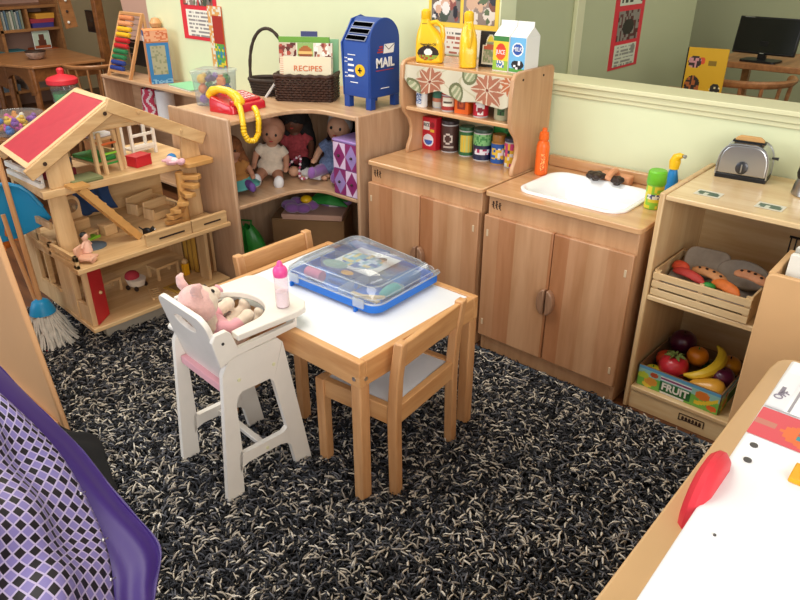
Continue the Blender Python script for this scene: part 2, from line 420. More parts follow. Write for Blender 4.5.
def cabinet(x0, x1, label, hole=None):
    t = thing('play_kitchen_cabinet', label, 'cabinet', (x0, 0, FZ)); W = x1-x0; Z = -FZ
    b = MB()
    b.box(.008, .024, .012, .415, 0, .583+Z); b.box(W-.024, W-.008, .012, .415, 0, .583+Z)
    b.box(.024, W-.024, .400, .415, .02, .583+Z); b.box(.024, W-.024, .02, .40, .05+Z, .062+Z)
    b.box(.024, W-.024, .014, .030, 0, .060+Z)
    b.box(.010, W-.010, .011, .026, .495+Z, .583+Z)
    b.build('body', 'maple_side', t, bev=.002)
    b = MB()
    if hole:
        hx0, hx1, hy0, hy1 = hole; inner = rrect(hx0, hx1, hy0, hy1, .05, 8); outer = rrect(0, W, -.006, .42, .014, 8)
        rings = [[(x, y, z) for x, y in o] for o, z in ((inner, .583), (outer, .583), (outer, .601), (inner, .601), (inner, .583))]
        rings = [[(p[0], p[1], p[2]+Z) for p in r] for r in rings]
        b.loft(rings, cap=False)
        b.build('countertop', 'maple_counter', t, bev=.003, doubles=True)
    else:
        b.prism(rrect(0, W, -.006, .42, .014), .583+Z, .601+Z).build('countertop', 'maple_counter', t, bev=.004)
    mid = W/2
    for s, a, c in ((-1, .006, mid-.0015), (1, mid+.0015, W-.006)):
        dr = MB(); dr.box(a, c, -.008, .010, .052+Z, .517+Z); o = dr.build('door', 'maple_cabinet', t, bev=.003)
        h = MB(); hh = MB()
        hb = bpy.data.objects.new('x', None)
        pts = [(mid+s*.004, .278-.046+Z)]+[(mid+s*(.004+.027*sin(pi*i/12)), .278-.046*cos(pi*i/12)+Z) for i in range(1, 12)]+[(mid+s*.004, .278+.046+Z)]
        MB().prism(pts, -.030, -.008, 1).build('handle', 'handle_wood', o, bev=.004)
        bpy.data.objects.remove(hb)
        xe = (W-.030) if s > 0 else .018
        for zz in (.11, .455):
            q = MB(); q.box(xe-.0, xe+.008, -.0095, -.007, zz+Z-.012, zz+Z+.012); q.build('hinge_plate', mat('hinge_beige', '#cdb594', .5), o, bev=.001)
    logo(t, .040, .553+Z)
    return t
c1 = cabinet(-.547, -.012, 'left maple play cabinet with two doors, standing under the little hutch of toy cans')
c2 = cabinet(.0, .549, 'maple play sink cabinet with two doors and a white basin set in its top', hole=(.088, .44, .068, .325))
Z = -FZ
# basin
b = MB(); rr = lambda e, z, r: [(x, y, z+Z) for x, y in rrect(.088-e, .44+e, .068-e, .325+e, r, 8)]
b.loft([rr(-.001, .596, .05), rr(.014, .602, .062), rr(.014, .6075, .062), rr(.008, .610, .058), rr(0, .608, .052), rr(-.012, .585, .05), rr(-.03, .535, .045), rr(-.055, .518, .04), rr(-.10, .512, .02)], cap=False)
b.add(rr(-.10, .512, .02), [tuple(range(len(rr(0, 0, .01))))])
b.build('basin', 'white_gloss', c2, ang=60)
MB().lathe([(0, .0), (.014, .0), (.014, .002), (.008, .003), (0, .0035)], (.264, .2, .512+Z), 16).build('drain', 'steel', c2)
MB().box(.004, .545, .396, .42, .601+Z, .640+Z).build('backsplash', 'maple_counter', c2, bev=.004)
fa = MB().prism(rrect(.235, .345, .345, .385, .01), .601+Z, .632+Z).build('faucet', 'peach', c2, bev=.005)
MB().tube([(.29, .365, .632+Z), (.29, .35, .645+Z), (.29, .32, .645+Z), (.29, .295, .632+Z)], .011, 10).build('spout', 'peach', fa)
for x, y, k in ((.233, .322, 1.25), (.312, .322, .85)):
    b = MB(); b.lathe([(.012, .0), (.012, .022)], (x, y, .606+Z), 12)
    for i in range(5):
        a = 2*pi*i/5+.3; b.ell((x+.017*k*cos(a), y+.017*k*sin(a), .625+Z), (.0125*k, .0125*k, .011), n=10)
    b.ell((x, y, .628+Z), (.015*k, .015*k, .011)); b.build('tap_knob', 'dark_brown', fa, remesh=.0025)

# hutch standing on the left cabinet
hu = thing('play_hutch', 'open maple hutch with two shelves of toy groceries, standing on the left play cabinet', 'shelf', (-.26, .28, .601))
prof = [(.405, .601), (.405, .948), (.39, .958), (.19, .958), (.160, .952), (.145, .935), (.140, .88), (.142, .80), (.155, .765), (.185, .735), (.200, .70), (.196, .66), (.180, .63), (.176, .615), (.178, .601)]
for x in (-.512, -.028): MB().prism(prof, x, x+.016, 0).build('side_panel', 'maple_side', hu, world=True, bev=.004)
MB().box(-.496, -.028, .165, .405, .931, .945).build('shelf', 'maple_counter', hu, world=True, bev=.002)
MB().box(-.496, -.028, .160, .405, .771, .785).build('shelf', 'maple_counter', hu, world=True, bev=.003)
MB().box(-.496, -.028, .392, .404, .601, .945).build('back_panel', 'trim_paint', hu, world=True)
MB().lathe([(.004, 0), (.004, .002)], (-.012, .2, .93), 10, RY(pi/2)).build('screw', 'dark_mark', hu, world=True)
MB().lathe([(.004, 0), (.004, .002)], (-.012, .33, .93), 10, RY(pi/2)).build('screw', 'dark_mark', hu, world=True)
# valance
flowers = [(.26, .55, .20, '#a2654c'), (.80, .50, .20, '#a5684f'), (1.0, .2, .14, '#b0643f')]
def valcol(u, v):
    x = u*4.9; y = v
    c = '#c9c1a9'
    if abs(sin(x*3.1+sin(y*5)*1.2)) < .16: c = '#b9b093'
    for fx, fy, r, q in flowers:
        dx = (u-fx)*4.6; dy = (v-fy)*1.15; d = sqrt(dx*dx+dy*dy); a = atan2(dy, dx)+fx*3
        k = a/(2*pi/8); da = (k-round(k))*(2*pi/8); al = d*cos(da); pe = abs(d*sin(da)); Rr = r*3.6
        if al < Rr:
            wd = .30*Rr*sin(pi*min(1, max(0, al/Rr)))**.8
            if pe < wd: c = q if .022 < pe < wd*.8 else '#cdb9a0'
        if d < .06: c = '#7a3324'
    for fx, fy in ((.52, .75), (.10, .9), (.63, .05)):
        dx = (u-fx)*5.2; dy = v-fy; d = sqrt(dx*dx+dy*dy)
        if .26 < d < .36: c = '#6a6c4a'
        elif d < .26: c = '#8f9570' if sin(u*150+v*20) > -.2 else '#bdb998'
    return c
b = MB()
def valP(u, v):
    x = -.496+.468*u; low = .858+.012*cos(u*2*pi*2.5+.5) - .022*max(0, sin((u-.62)*pi/.38) if u > .62 else 0) - .010*sin(u*pi) + .02*exp(-((u)/.06)**2)
    z = .937+(low-.937)*v
    return (x, .158-.006*sin(u*34)*v - .006*v, z)
b.grid(valP, 260, 46, valcol); b.build('valance', 'cloth_print', hu, world=True, solid=.0012)

# ================================================================== groceries
def can(loc, r, h, lidc, bodyf, label, group='toy groceries in the hutch', name='toy_can', cat='toy can', n=40, lid=.12, neck=1.0, bodyname='label_band', base='#c8c8c8'):
    t = thing(name, label, cat, loc, 0, group)
    m = mat('lid_'+lidc, lidc, .4)
    MB().lathe([(0, 0), (r*.97, 0), (r, .003), (r, h*(1-lid)), (r*.9, h*(1-lid)+.001), (0, h*(1-lid)+.001)], n=28).build('body', mat('body_'+base, base, .5), t)
    MB().lathe([(r*.97*neck, h*(1-lid)), (r*1.03*neck, h*(1-lid)+.002), (r*1.03*neck, h-.003), (r*.98*neck, h), (0, h-.001)], n=28).build('lid', m, t)
    b = MB(); r2 = r+.0007
    b.grid(lambda u, v: (r2*cos(2*pi*u), r2*sin(2*pi*u), .004+(h*(1-lid)-.008)*v), n, 14, bodyf)
    b.build(bodyname, 'print', t, smooth=True, doubles=True)
    return t
F = -pi/2+.52   # the side of a can that faces the viewer
def band(u):    # -1..1 across the front
    a = 2*pi*u-F; a = (a+pi) % (2*pi)-pi; return a/1.2
def f_brown(u, v):
    s = band(u)
    if abs(s+.1) < .5 and .3 < v < .75 and ((s+.1)**2/.2+(v-.5)**2/.03) > .6 and ((s+.1)**2/.2+(v-.5)**2/.03) < 1.2: return '#d9cfc4'
    if abs(s) < .5 and .12 < v < .24: return '#c0b2a6'
    return '#4a2d27'
def f_corn(u, v):
    s = band(u)
    if v < .12 or v > .9: return '#2c6a3a'
    if abs(s) < .75: return ('#e6c23a' if (int(s*6+20) % 2) else '#c9c86a') if .15 < v < .85 else '#2c6a3a'
    return '#2c6a3a'
def f_peas(u, v):
    s = band(u)
    if v > .55: return '#7fbf7a' if hsh(int(u*40), int(v*14)) > .3 else '#3f8f4a'
    if abs(s) < .7 and .22 < v < .46: return '#e8e6ea' if hsh(int(u*40), int(v*14), 3) > .35 else '#b02c5a'
    return '#1f2546'
def f_peach(u, v):
    s = band(u)
    if abs(s) < .8 and .2 < v < .8: return '#e9c33a' if hsh(int(u*22), int(v*7)) > .55 else ('#2a62b0' if hsh(int(u*22), int(v*7), 2) > .4 else '#e8eef2')
    return '#2458a8'
def f_mix(u, v):
    h = hsh(int(u*16), int(v*7), 5)
    return '#d0417e' if h > .66 else ('#f0c232' if h > .4 else ('#2e2f63' if h > .2 else '#e8e4dc'))
can((-.395, .312, .601), .034, .122, '#33272b', f_brown, 'dark brown toy can with a white ring on its label, beside the red rice box')
can((-.308, .306, .601), .030, .112, '#2d5a38', f_corn, 'green and yellow striped toy can between the brown can and the pea jar')
can((-.228, .298, .601), .035, .118, '#2f4a3d', f_peas, 'green toy jar with dark blue lower label, middle of the bottom row')
can((-.152, .296, .601), .029, .108, '#a06f2c', f_peach, 'blue label toy jar with a brown screw lid, bottom row of the hutch', lid=.26, neck=.85, base='#b98a4a')
can((-.092, .290, .601), .027, .105, '#3a3c52', f_mix, 'pink and yellow fruit toy can at the right end of the bottom row')
t = thing('toy_box', 'dark green toy food box lying behind the jars at the bottom of the hutch', 'toy food box', (-.14, .365, .601), 0, 'toy groceries in the hutch')
MB().box(-.075, .06, -.02, .02, 0, .148).build('carton', 'green_dark', t, bev=.001)
panel('printed_front', (-.07, -.02, .075), (.12, 0, 0), (0, 0, .065), 12, 6, lambda u, v: '#3aa04a' if hsh(int(u*12), int(v*6)) > .3 else '#1f6a30', t)
t = thing('toy_box', 'red toy rice box with bowl picture, left end of the bottom hutch row', 'toy food box', (-.468, .285, .601), .05, 'toy groceries in the hutch')
MB().box(-.036, .036, -.019, .019, 0, .128).build('carton', 'red', t, bev=.001)
def ricef(u, v):
    if ((u-.5)/.36)**2+((v-.3)/.2)**2 < 1: return '#e8eaf2' if v > .3 or ((u-.5)/.28)**2+((v-.3)/.15)**2 > 1 else '#3a63b8'
    if .15 < u < .58 and .62 < v < .9: return '#f0efe9'
    if ((u-.77)/.15)**2+((v-.8)/.09)**2 < 1: return '#8f1420'
    if .62 < u < .9 and .58 < v < .66: return '#e7b93a'
    return '#c41f30'
panel('printed_front', (-.035, -.019, .002), (.070, 0, 0), (0, 0, .122), 40, 56, ricef, t)
text('RICE', .018, (-.009, -.0205, .098), (1, 0, 0), (0, 0, 1), 'ink', t, width=.027)
# middle shelf
def bottle_small(loc, label):
    t = thing('toy_bottle', label, 'toy bottle', loc, 0, 'toy groceries in the hutch')
    MB().lathe([(0, 0), (.021, 0), (.024, .004), (.024, .05), (.020, .062), (.011, .068)], n=20, sy=.7).build('body', 'white_plastic', t)
    MB().lathe([(.012, .066), (.012, .08), (0, .081)], n=14).build('cap', 'white_plastic', t)
    panel('label_print', (-.012, -.0175, .012), (.024, 0, 0), (0, 0, .038), 8, 10, lambda u, v: '#35548c' if hsh(int(u*8), int(v*10)) > .45 else '#d5dde6', t)
bottle_small((-.445, .195, .785), 'small white toy bottle at the left end of the middle hutch shelf')
can((-.390, .235, .785), .027, .082, '#6f9a80', lambda u, v: '#3f7a62' if v > .5 else ('#c97a5a' if v > .28 else '#d9d0bd'), 'green and cream toy can second from left on the middle hutch shelf')
can((-.328, .210, .785), .027, .066, '#c0392f', lambda u, v: ('#ece6cf' if abs(band(u)) < .7 and .28 < v < .9 else '#a8322a') if not (.5 < v < .62 and abs(band(u)) < .5) else '#5a4a3a', 'short red toy can with cream label on the middle hutch shelf')
t = thing('toy_box', 'orange toy food box with a dark square picture on the middle hutch shelf', 'toy food box', (-.258, .210, .785), .1, 'toy groceries in the hutch')
MB().box(-.029, .029, -.02, .02, 0, .078).build('carton', 'orange', t, bev=.001)
panel('printed_front', (-.016, -.02, .016), (.032, 0, 0), (0, 0, .034), 10, 10, lambda u, v: '#c4531c' if (u-.5)**2+(v-.5)**2 < .12 and (u-.4)**2+(v-.6)**2 > .02 else '#8c2f16', t)
can((-.182, .208, .785), .027, .078, '#b01f2d', lambda u, v: ('#efe9e4' if v > .55 else ('#8f1626' if (band(u)**2+(v-.35)**2*4) < .12 else '#e9e2dc')) if abs(band(u)) < .55*(.5+.6*v) and .1 < v < .9 else '#c41f33', 'red toy can with white shield and apple picture, middle hutch shelf')
can((-.095, .225, .785), .034, .082, '#9aa07a', lambda u, v: ('#3f6a34' if hsh(int(u*30), int(v*12)) > .4 else '#2a3a20') if abs(band(u)+.2) < .35 and v > .2 else '#b9b58f', 'pale olive toy can with a green tree picture, right end of the middle shelf', base='#b9b58f')
# top shelf
def oil(loc, rz, label, pr):
    t = thing('toy_jug', label, 'toy jug', loc, rz, 'yellow toy oil jugs')
    rings = []
    for hx, hy, z, cx in ((.044, .026, 0, 0), (.050, .030, .004, 0), (.052, .030, .05, 0), (.048, .029, .085, -.002), (.036, .026, .108, -.009), (.022, .02, .128, -.016), (.016, .016, .142, -.018), (.016, .016, .150, -.018)):
        rings.append([(cx+x*hx, y*hy, z) for x, y in rrect(-1, 1, -1, 1, .55, 5)])
    MB().loft(rings).build('body', 'yellow', t, ang=50)
    MB().tube([(-.002, 0, .135), (.022, 0, .140), (.042, 0, .125), (.047, 0, .095), (.044, 0, .07)], [.008, .008, .009, .009, .008], 10).build('grip', 'yellow', t)
    MB().lathe([(.017, .150), (.018, .152), (.017, .176), (.010, .182), (0, .183)], (-.018, 0, 0), 16).build('cap', 'yellow', t)
    if pr:
        def f(u, v):
            e = ((u-.5)/.46)**2+((v-.45)/.42)**2
            if e < 1:
                if v < .36: return '#a8401f' if hsh(int(u*16), int(v*9)) > .4 else '#8aa03a'
                if ((u-.5)/.17)**2+((v-.5)/.2)**2 < 1: return '#f3efe2'
                return '#2d1d18'
            return '#eebf1d'
        panel('label_print', (-.043, -.0302, .008), (.086, 0, 0), (0, 0, .062), 34, 26, f, t)
        text('Vegetable Oil', .012, (0, -.0315, .066), (1, 0, 0), (0, 0, 1), 'ink', t, width=.058)
        MB().box(-.028, -.008, -.0185, -.0165, .122, .127).build('label_mark', 'ink', t); MB().box(-.028, -.008, -.0185, -.0165, .130, .135).build('label_mark', 'ink', t)
    return t
oil((-.425, .215, .945), .42, 'yellow toy jug with a food picture label, left end on top of the hutch', True)
oil((-.262, .225, .945), -.86, 'yellow toy jug turned edge-on without visible label, middle on top of the hutch', False)
t = thing('seed_packet_card', 'black card with a cut-out brown seed packet picture leaning behind the cartons on the hutch', 'picture card', (-.196, .268, .945), .12)
MB().box(-.042, .042, -.003, .003, 0, .118, R=RX(-.08)).build('card', 'black', t)
def seedf(u, v):
    e = abs(u-.5) < .36 and (v < .62 or (u-.5)**2*2.2+(v-.62)**2 < .1) and v > .08
    e2 = abs(u-.5) < .31 and (v < .60 or (u-.5)**2*2.6+(v-.62)**2 < .075) and v > .12
    if e2:
        if v > .72: return '#d8c23a'
        if .5 < v < .64: return '#b0573c'
        return '#7d8a63' if hsh(int(u*20), int(v*20)) > .4 else '#a9a08a'
    return '#cfc9b4' if e else '#1a1a1c'
b = MB(); b.grid(lambda u, v: (-.041+.082*u, -.0048+.0095*(v-.5), .001+.116*v), 36, 40, seedf); b.build('printed_front', 'print', t, smooth=False)
def carton(loc, rz, label, f, words, wm_, col):
    t = thing('toy_carton', label, 'toy carton', loc, rz, 'toy milk and juice cartons')
    w, d = .031, .045; b = MB(); b.box(-w, w, -d, d, 0, .115)
    b.prism([(-d, .115), (d, .115), (.002, .145), (-.002, .145)], -w, w, 0)
    b.build('body', 'white_plastic', t, bev=.001)
    MB().box(-w, w, -.0025, .0025, .142, .160).build('top_seam', 'white_plastic', t, bev=.0008)
    panel('printed_front', (-w+.001, -d, .003), (2*w-.002, 0, 0), (0, 0, .110), 28, 48, f, t)
    text(words, .02, (0, -d-.0012, wm_), (1, 0, 0), (0, 0, 1), col, t, width=.036)
    return t
def f_or(u, v):
    if v > .86: return '#3b7f3a'
    if ((u-.5)/.34)**2+((v-.55)/.24)**2 < 1: return '#e0541e' if v < .62 else '#d43a1c'
    if .25 < u < .75 and .08 < v < .3: return '#3b6ea8' if hsh(int(u*14), int(v*24)) > .45 else '#e6e0d0'
    return '#edc92c' if v > .3 else '#8fb83a'
def f_mk(u, v):
    if ((u-.5)/.36)**2+((v-.66)/.2)**2 < 1: return '#f1f1ef' if ((u-.5)/.3)**2+((v-.66)/.16)**2 > 1 else '#2c54a6'
    if v < .34 and ((u-.55)/.4)**2+((v-.22)/.14)**2 < 1: return '#17171b' if hsh(int(u*7), int(v*14), 9) > .35 else '#efefef'
    if v < .1: return '#4f9a3f'
    return '#6fb4e0'
carton((-.120, .262, .945), .03, 'white toy juice carton with orange and yellow front on top of the hutch', f_or, 'JUICE', .062, 'white_ink')
carton((-.055, .264, .945), .03, 'white toy milk carton with blue front and cow, right end on top of the hutch', f_mk, 'MILK', .076, 'white_ink')

# ================================================================== on the sink
t = thing('toy_bottle', 'tall slim orange toy bottle standing by the white sink basin', 'toy bottle', (.045, .275, .601))
MB().lathe([(0, 0), (.020, 0), (.023, .004), (.023, .10), (.020, .115), (.014, .122), (.014, .126)], n=24).build('body', 'orange', t)
MB().lathe([(.017, .125), (.018, .127), (.016, .150), (.009, .153), (.008, .165), (0, .166)], n=18).build('cap', 'orange', t)
panel('label_print', (.008, -.0232, .02), (.014, .004, 0), (0, 0, .06), 6, 20, lambda u, v: '#f7b26a' if hsh(int(u*6), int(v*20)) > .6 else '#d9551a', t)
t = thing('spray_can', 'lime green toy cleaning can with a wide green cap, right front of the sink counter', 'spray can', (.492, .198, .601)); t.scale = (.92, .92, .95)
MB().lathe([(0, 0), (.026, 0), (.028, .003), (.028, .080), (.024, .086)], n=28).build('body', 'lime', t)
MB().lathe([(.031, .083), (.032, .085), (.030, .122), (.026, .127), (0, .127)], n=28).build('cap', 'green_cap', t)
def sprf(u, v):
    s = band(u)
    if abs(s) < .8 and .42 < v < .62: return '#2d3c78' if hsh(int(u*40), int(v*14)) > .5 else '#e8e8d8'
    return '#e4d63c' if hsh(int(u*20), int(v*7), 8) > .45 else '#8fcc3a'
b = MB(); b.grid(lambda u, v: (.0287*cos(2*pi*u), .0287*sin(2*pi*u), .004+.074*v), 40, 14, sprf); b.build('label_print', 'print', t)
t = thing('toy_spray_bottle', 'small blue toy spray bottle with a yellow trigger head beside the green can', 'toy bottle', (.492, .325, .601), -.4); t.scale = (1.05, 1.05, 1.05)
MB().lathe([(0, 0), (.019, 0), (.022, .004), (.021, .06), (.014, .085), (.011, .095)], n=20, sy=.75).build('body', mat('blue_b', '#1d7fc2', .35), t)
MB().tube([(0, 0, .092), (0, 0, .115), (.004, 0, .128), (.016, 0, .136), (.026, 0, .137)], [.014, .017, .014, .009, .006], 12).build('trigger_head', 'yellow', t)
MB().lathe([(.004, 0), (.006, .008)], (.028, 0, .137), 10, RY(pi/2)).build('nozzle', mat('grey_p', '#9a9a90', .5), t)
# ================================================================== SHELF UNIT (right)
su = thing('open_shelf', 'open maple toy shelf right of the sink, toaster on top and toy fruit below', 'shelf', (.76, .22, FZ))
SX0, SX1, SY0, SY1, ST = .572, 1.14, .022, .425, .712
for x in (SX0, SX1-.016): MB().box(x, x+.016, SY0, SY1, FZ, ST).build('side_panel', 'maple_light_up', su, world=True, bev=.004)
MB().box(SX0+.016, SX1-.016, SY0+.004, SY1, ST-.020, ST-.005).build('top_board', 'maple_light', su, world=True, bev=.003)
MB().box(SX0+.016, SX1-.016, SY0+.003, SY1-.01, .378, .394).build('middle_shelf', 'maple_light', su, world=True, bev=.003)
MB().box(SX0+.016, SX1-.016, SY0+.003, SY1-.01, .052, .067).build('bottom_shelf', 'maple_light', su, world=True, bev=.003)
MB().box(SX0+.016, SX1-.016, SY0+.008, SY0+.022, FZ, .052).build('toe_board', 'maple_light', su, world=True, bev=.001)
MB().box(SX0+.016, SX1-.016, SY1-.010, SY1, FZ, ST-.02).build('back_panel', 'maple_light', su, world=True)
# maker's plate on the toe board
b = MB(); y = SY0+.008; x0, x1, z0 = .752, .828, .020
b.bar((x0, y-.001, z0+.014), (x1, y-.001, z0+.014), .001, .003); b.bar((x0, y-.001, z0-.008), (x0+.008, y-.001, z0-.008), .001, .003)
for x in (x0, x1): b.box(x-.0015, x+.0015, y-.002, y, z0-.010, z0+.014)
for i in range(6): b.ell((x0+.012+i*.0105, y-.001, z0+.001), (.0045, .001, .0075), n=8)
b.bar((x0+.008, y-.001, z0-.006), (x1-.006, y-.001, z0-.006), .001, .003)
b.build('maker_plate', 'dark_mark', su, world=True)
# picture stickers on the top
for x, y in ((.675, .118), (.838, .118)):
    panel('picture_sticker', (x-.035, y-.030, ST-.005), (.07, 0, 0), (0, .055, 0), 12, 10, lambda u, v: ('#49624f' if hsh(int(u*6), int(v*5)) > .35 else '#c9cdbb') if .12 < u < .88 and .15 < v < .85 else '#d9d3bf', su, world=True)
# toaster
t = thing('toy_toaster', 'silver toy toaster with bread in its slot standing on the right shelf', 'toaster', (.692, .345, ST-.005), .10); t.scale = (.90, .9, .98)
pf = [(-.078, .012)]+[(-.076*cos(pi*i/24)*(1 if i in (0, 24) else 1), .045+.064*sin(pi*i/24)**.55) for i in range(1, 24)]+[(.078, .012)]
pf = [(-.078, .012), (-.077, .050), (-.074, .068), (-.068, .083), (-.059, .095), (-.046, .103), (-.030, .107), (.030, .107), (.046, .103), (.059, .095), (.068, .083), (.074, .068), (.077, .050), (.078, .012)]
MB().prism(pf, -.045, .045, 1).build('body', 'steel', t, bev=.007, seg=3)
MB().box(-.079, .079, -.047, .047, 0, .014).build('base', 'black', t, bev=.002)
for sy in (-.046, .046):
    MB().tube([(x, sy, z) for x, z in pf], .0028, 6).build('trim', 'steel', t)
MB().box(-.05, .05, -.012, .012, .106, .112).build('slot', 'black', t)
MB().prism([(-.046, .10), (.046, .10), (.044, .118), (.030, .126), (-.030, .126), (-.044, .118)], -.006, .006, 1).build('toast', mat('bread', '#c99a5e', .8), t, bev=.003)
MB().lathe([(.019, 0), (.019, .004), (.015, .006), (0, .006)], (.0, -.046, .038), 24, RX(pi/2)).build('dial', 'steel_dark', t)
MB().box(-.002, .002, -.054, -.051, .026, .050).build('dial_mark', 'steel', t)
MB().tube([(.076, 0, .07), (.096, 0, .07)], [.003, .005], 8).build('lever', 'steel_dark', t)
# kettle cut by the frame at the right
t = thing('toy_kettle', 'black and steel toy kettle half out of view right of the toaster', 'kettle', (.893, .290, ST-.005))
MB().lathe([(0, 0), (.045, 0), (.05, .004), (.046, .03), (.040, .05)], n=24).build('body', 'steel', t)
MB().lathe([(.043, .048), (.046, .06), (.042, .09), (.03, .108), (.012, .116), (0, .117)], n=24).build('lid', 'black', t)
MB().tube([(.04, 0, .03), (.075, 0, .04), (.08, 0, .075), (.04, 0, .09)], .006, 8).build('grip', 'black', t)
# crate of play food
cr = thing('slatted_crate', 'slatted wooden crate of toy bread and vegetables on the middle shelf', 'crate', (.735, .14, .394), -.02)
cx, cy = .140, .115
b = MB()
for z in (.004, .030, .056):
    b.box(-cx, cx, -cy, -cy+.008, z, z+.020)
b.build('front_slats', 'maple_light', cr, bev=.001)
b = MB()
for z in (.004, .030, .056): b.box(-cx, cx, cy-.008, cy, z, z+.020)
b.build('back_slats', 'maple_light', cr, bev=.001)
for s in (-1, 1):
    b = MB(); xx = s*(cx-.006)
    b.box(min(xx, xx+s*.006), max(xx, xx+s*.006), -cy+.008, cy-.008, .004, .084); b.build('end_board', 'maple_light_up', cr, bev=.001)
b = MB()
for s in (-1, 1):
    for y in (-cy+.014, cy-.014): b.box(s*(cx-.012)-.006, s*(cx-.012)+.006, y-.006, y+.006, .002, .080)
b.box(-.006, .006, -cy+.008, -cy+.014, .002, .078)
b.build('corner_blocks', 'maple_light', cr); MB().box(-cx+.006, cx-.006, -cy+.008, cy-.008, 0, .005).build('bottom', 'maple_light', cr)
def food(name, label, cat, parts, group='play food in the slatted crate'):
    t = thing(name, label, cat, parts[0], parts[1], group); return t
def bread(loc, rz, label, kind):
    t = thing('toy_bread', label, 'toy bread', loc, rz, 'play food in the slatted crate')
    if kind == 0: o = [(x, y) for x, y in rrect(-.052, .052, -.036, .036, .022, 6)]
    else: o = [(.062*cos(a), .034*sin(a)) for a in [2*pi*i/28 for i in range(28)]]
    t.scale = (1.25, 1.25, 1.25)
    M = Matrix.Rotation(radians(50), 4, 'X')
    b = MB(M); b.prism(o, -.009, .009); b.build('crumb', 'toast_grey', t, bev=.004)
    return t
bread((.685, .205, .466), .10, 'grey-brown square toy bread slice leaning at the back of the crate', 0)
bread((.80, .190, .466), -.15, 'grey-brown oval toy loaf half leaning right at the back of the crate', 1)
def strip(loc, rz, label, name, cat, col, L=.1, holes=True, w=.014, bend=.02):
    t = thing(name, label, cat, loc, rz, 'play food in the slatted crate'); m = mat(name+col, col, .6, noise=.15, nscale=60)
    pts = [(-L/2+L*i/8, 0, bend*(1-((i-4)/4)**2)*.5) for i in range(9)]
    MB().tube(pts, [w*.5, w*.85, w, w, w, w, w, w*.85, w*.4], 12, flat=.55).build('body', m, t)
    if holes:
        for i in range(4): MB().ell((-L*.3+L*.2*i, -.002, bend*.5*(1-((i*2-3)/4)**2)+w*.8), (.005, .004, .003), n=8).build('spot', 'dark_brown', t)
strip((.725, .120, .464), -.32, 'spotted orange-brown toy pizza slice strip in the middle of the crate', 'toy_food_slice', 'toy food', '#c98a55', .12)
strip((.835, .120, .490), -.28, 'spotted peach toy slice lying on the oval loaf in the crate', 'toy_food_slice', 'toy food', '#cc8a5e', .10)
strip((.675, .090, .458), -.35, 'long red toy chilli at the left front of the crate', 'toy_chilli', 'toy vegetable', '#b3352c', .11, False, .013)
strip((.638, .120, .464), -.2, 'short orange-red toy pepper at the left corner of the crate', 'toy_pepper', 'toy vegetable', '#cf4a2a', .05, False, .015)
strip((.785, .080, .456), -.5, 'orange toy carrot at the front of the crate', 'toy_carrot', 'toy vegetable', '#d9722e', .10, False, .016)
t = thing('toy_lime', 'small dark green toy fruit between the chilli and the carrot in the crate', 'toy fruit', (.742, .072, .454)); MB().ell((0, 0, 0), (.020, .015, .012)).build('body', 'green', t)
MB().lathe([(.003, .011), (.002, .016)], n=8).build('stem', 'green_dark', t)
t = thing('grey_cloth', 'grey folded cloth lining the slatted crate under the toy food', 'cloth', (.735, .14, .399))
b = MB(); b.grid(lambda u, v: (-.125+.25*u, -.10+.20*v, .030+.010*sin(u*9+v*4)+.006*cos(v*13+u*3)), 24, 18); b.build('cloth', 'grey_cloth', t, solid=.004)
# black rack behind
t = thing('toy_rack', 'small black wire toy rack standing at the right of the middle shelf', 'rack', (.915, .33, .394))
b = MB()
for i in range(7): b.tube([(-.045+.015*i, 0, .004), (-.045+.015*i, 0, .17)], .0025, 6)
for z in (.004, .17): b.tube([(-.05, 0, z), (.05, 0, z)], .004, 6)
b.build('wires', 'black', t); MB().box(-.05, .05, -.02, .02, 0, .004).build('foot', 'black', t)
# fruit box
fb = thing('fruit_box', 'green and blue printed cardboard tray reading FRUIT on the bottom shelf', 'box', (.728, .165, .067), -.02)
hx, hy = .128, .118
b = MB(); b.box(-hx, hx, -hy, hy, 0, .004)
b.build('bottom', 'card_brown', fb)
def ftf(u, v):
    if v > .88: return '#5f9fc8'
    for x, y, r, c in ((.07, .55, .16, '#b8c83a'), (.17, .35, .2, '#d9973a'), (.13, .15, .14, '#e0c640'), (.2, .7, .12, '#b8502e'), (.80, .62, .2, '#d9792c'), (.93, .2, .14, '#de6a2a')):
        if ((u-x)*2.3)**2+(v-y)**2 < (r)**2: return c
    if .72 < u < .98 and abs(v-(.22+.5*((u-.7)/.3)**2)) < .1: return '#e8ca36'
    if .28 < u < .66 and .62 < v < .82: return '#e9e6ee' if abs(v-.72) > .05 else '#8b3f6a'
    if .28 < u < .66 and .1 < v < .6: return '#2a6a34'
    if v < .1 and .3 < u < .6: return '#e4e4dc'
    return '#77b84a' if v < .55 else '#8fc3b8'
def wallp(name, a, bb, parent, f):
    o = MB(); a = Vector(a); bb = Vector(bb); n = (bb-a).cross(Vector((0, 0, 1))).normalized()*.002
    o.add([a-n, bb-n, bb-n+Vector((0, 0, .075)), a-n+Vector((0, 0, .075)), a+n, bb+n, bb+n+Vector((0, 0, .075)), a+n+Vector((0, 0, .075))], [(3, 2, 1, 0), (4, 5, 6, 7), (0, 1, 5, 4), (1, 2, 6, 5), (2, 3, 7, 6), (3, 0, 4, 7)])
    w = o.build(name, 'card_brown', parent)
    if f: panel('printed_face', a+n+Vector((0, 0, .001)), bb-a, (0, 0, .073), 60, 22, f, w)
    return w
fw = wallp('front_wall', (-hx, -hy, 0), (hx, -hy, 0), fb, ftf)
text('FRUIT', .034, (-.006, -hy-.0035, .027), (1, 0, 0), (0, 0, 1), 'paper', fw, width=.085, bold=.0012)
